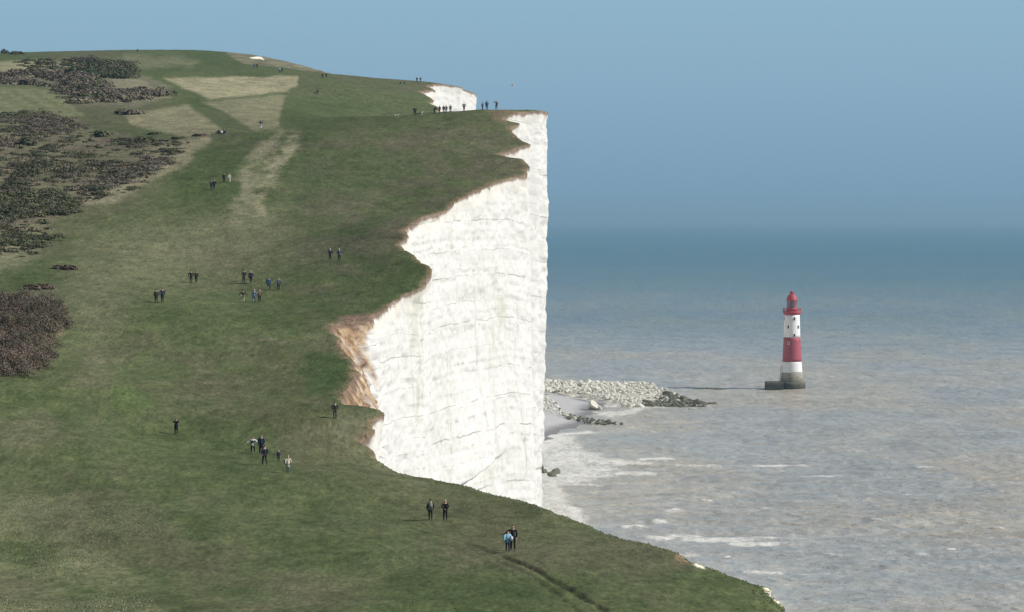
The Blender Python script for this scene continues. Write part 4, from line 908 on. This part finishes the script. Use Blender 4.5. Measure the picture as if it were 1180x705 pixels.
pack(p_bag, (0, .24, 1.18), (.40, .22, .62), GRY, 'backpack', 'big grey backpack carried by the walker near the cliff edge', 'backpack')
pack(p_wom, (-.26, .12, 1.10), (.26, .18, .36), (.55,.62,.66), 'shoulder_bag', 'pale bag slung at the left side of the blue jacket', 'bag')
pack(p11, (.27, .05, 1.12), (.14, .24, .32), BLK, 'shoulder_bag', 'black bag hanging against the long cream coat', 'bag')
pack(p9, (.24, .0, 1.22), (.08, .12, .20), WHT, 'hand_bag', 'small white bag held by the walker in the dark jacket', 'bag')
X_, Y_, Z_ = hit(255.3, 154.5); q_ = empty('tmp', (X_, Y_, Z_)); bpy.context.view_layer.update(); pack(q_, (0, 0, .28), (.5, .4, .55), WHT, 'rucksack', 'white bag on the grass between two sitting figures', 'bag'); D.objects.remove(q_)

# dogs
def dog(px_, py_, rz, c, label, lo=150, s=1.0):
    X_, Y_, Z_ = hit(px_, py_, lo); o = empty('dog', (X_, Y_, Z_-.01), rz); o.scale = (s, s, s); tag(o, label, 'dog')
    pts = [(0,.28,.50),(0,.05,.50),(0,-.22,.50),(0,-.36,.60),(0,-.44,.70),(0,-.54,.68),(0,-.62,.66),
           (.09,-.24,.40),(.09,-.20,.22),(.09,-.24,.03),(-.09,-.24,.40),(-.09,-.28,.22),(-.09,-.26,.03),
           (.09,.28,.42),(.10,.20,.30),(.10,.34,.17),(.10,.30,.03),(-.09,.28,.42),(-.10,.22,.30),(-.10,.36,.17),(-.10,.32,.03),
           (0,.42,.56),(0,.56,.66),(.05,-.42,.79),(-.05,-.42,.79)]
    ed = [(0,1),(1,2),(2,3),(3,4),(4,5),(5,6),(2,7),(7,8),(8,9),(2,10),(10,11),(11,12),(0,13),(13,14),(14,15),(15,16),(0,17),(17,18),(18,19),(19,20),(0,21),(21,22),(4,23),(4,24)]
    rd = [.11,.10,.13,.08,.085,.05,.035,.06,.035,.03,.06,.035,.03,.075,.05,.03,.03,.075,.05,.03,.03,.03,.018,.025,.025]
    add('body', pm('dog', lambda: skin_mesh('dog_body', pts, ed, rd)), cloth(c), o)
dog(482, 134, 1.4, (.10,.06,.04), 'brown dog beside the navy figure on the crest', 560)
dog(484.6, 133.6, 1.7, (.6,.57,.5), 'pale dog to the right of the brown one on the crest', 560)
dog(457, 136, 1.5, (.6,.58,.52), 'white dog wandering alone along the crest', 560)
dog(16.6, 99, 1.5, (.65,.63,.58), 'white dog ahead of two specks by the striped field', 600)
dog(363.3, 109, 1.5, (.04,.03,.03), 'black dog in front of the bending speck', 700)

# a gull over the headland
bm = bmesh.new()
bmesh.ops.create_uvsphere(bm, u_segments=12, v_segments=8, radius=1, matrix=Matrix.Diagonal((.11, .30, .10, 1)))
for s in (-1, 1):
    w_ = [(s*.08,-.12,.05),(s*.42,-.10,.20),(s*.80,.05,.12),(s*.45,.10,.19),(s*.08,.12,.05)]
    up = [bm.verts.new(p_) for p_ in w_]; dn = [bm.verts.new((p_[0], p_[1], p_[2]-.02)) for p_ in w_]
    bm.faces.new(up); bm.faces.new(dn[::-1])
    for k in range(5): bm.faces.new((up[k], up[(k+1) % 5], dn[(k+1) % 5], dn[k]))
m = D.meshes.new('gull'); bm.to_mesh(m); bm.free()
o = link('gull', m, simple('gull_feather', (.72,.72,.72), .8, .1)); o.location = W(591, 99, 480); o.rotation_euler = (.1, .5, 1.0); tag(o, 'tiny white gull gliding in the sky above the headland', 'gull')

# ------------------------------------------------------------------ haze
S_ = 151000.; vb = [(x, y, z) for z in (-4., 168.) for y in (-S_, S_) for x in (-S_, S_)]
fb = [(0,2,3,1),(4,5,7,6),(0,1,5,4),(2,6,7,3),(0,4,6,2),(1,3,7,5)]
hm_ = D.materials.new('haze'); hm_.use_nodes = True; nt = hm_.node_tree
for n in list(nt.nodes):
    if n.type == 'BSDF_PRINCIPLED': nt.nodes.remove(n)
pv = nt.nodes.new('ShaderNodeVolumePrincipled'); pv.inputs['Color'].default_value = (.42,.68,.86,1); pv.inputs['Density'].default_value = 6e-5; pv.inputs['Anisotropy'].default_value = .1
nt.links.new(pv.outputs[0], nt.nodes['Material Output'].inputs['Volume'])
o = link('haze', mesh_from('haze', vb, fb), hm_); tag(o, 'thin bluish sea haze', kind='stuff')

# ------------------------------------------------------------------ light and camera
sun_dir = Vector((.99, -.12, 0)).normalized(); EL = math.radians(37)
sd_ = Vector((sun_dir.x*math.cos(EL), sun_dir.y*math.cos(EL), math.sin(EL)))
L = D.lights.new('sun', 'SUN'); L.energy = 4.95; L.angle = math.radians(.55); L.color = (1, .965, .91)
lo_ = D.objects.new('sun', L); col.objects.link(lo_); lo_.rotation_euler = (-sd_).to_track_quat('-Z', 'Y').to_euler()
w = D.worlds.new('World'); scene.world = w; w.use_nodes = True; nt = w.node_tree; bg = nt.nodes['Background']
sk = nt.nodes.new('ShaderNodeTexSky'); sk.sky_type = 'NISHITA'; sk.sun_disc = False; sk.sun_elevation = EL; sk.sun_rotation = math.atan2(sun_dir.x, sun_dir.y); sk.altitude = 50; sk.air_density = 1.0; sk.dust_density = .6; sk.ozone_density = 1.5
tc = nt.nodes.new('ShaderNodeTexCoord'); sp = nt.nodes.new('ShaderNodeSeparateXYZ'); nt.links.new(tc.outputs['Generated'], sp.inputs[0])
cr = nt.nodes.new('ShaderNodeValToRGB'); nt.links.new(sp.outputs[2], cr.inputs[0]); e = cr.color_ramp.elements
SKY = [(0, (.195,.345,.49)), (.02, (.228,.378,.525)), (.042, (.262,.43,.57)), (.066, (.285,.465,.60)), (.14, (.29,.48,.65))]   # marine layer: greyer and darker towards the sea horizon
while len(e) < len(SKY): e.new(.5)
for q_, (p_, c_) in zip(e, SKY): q_.position = p_; q_.color = (*c_, 1)
fr_ = nt.nodes.new('ShaderNodeMapRange'); nt.links.new(sp.outputs[2], fr_.inputs[0]); fr_.inputs[1].default_value = .08; fr_.inputs[2].default_value = .30
SB = .052
sc_ = nt.nodes.new('ShaderNodeVectorMath'); sc_.operation = 'SCALE'; nt.links.new(cr.outputs[0], sc_.inputs[0]); sc_.inputs['Scale'].default_value = 1/SB
mx = nt.nodes.new('ShaderNodeMix'); mx.data_type = 'RGBA'; nt.links.new(fr_.outputs[0], mx.inputs[0])
nt.links.new(sc_.outputs[0], mx.inputs[6]); nt.links.new(sk.outputs[0], mx.inputs[7]); nt.links.new(mx.outputs[2], bg.inputs[0]); bg.inputs[1].default_value = SB
cam = D.cameras.new('camera'); co = D.objects.new('camera', cam); col.objects.link(co); scene.camera = co
co.location = (0, 0, CZ); co.rotation_euler = (math.pi/2, 0, 0); cam.sensor_width = 36; cam.lens = 36*F/1180; cam.shift_y = -(352.5-HY)/1180; cam.clip_start = .5; cam.clip_end = 400000
scene.view_settings.view_transform = 'Standard'; scene.view_settings.look = 'None'; scene.view_settings.exposure = 0; scene.view_settings.gamma = 1
scene.cycles.volume_bounces = 0; scene.cycles.max_bounces = 6
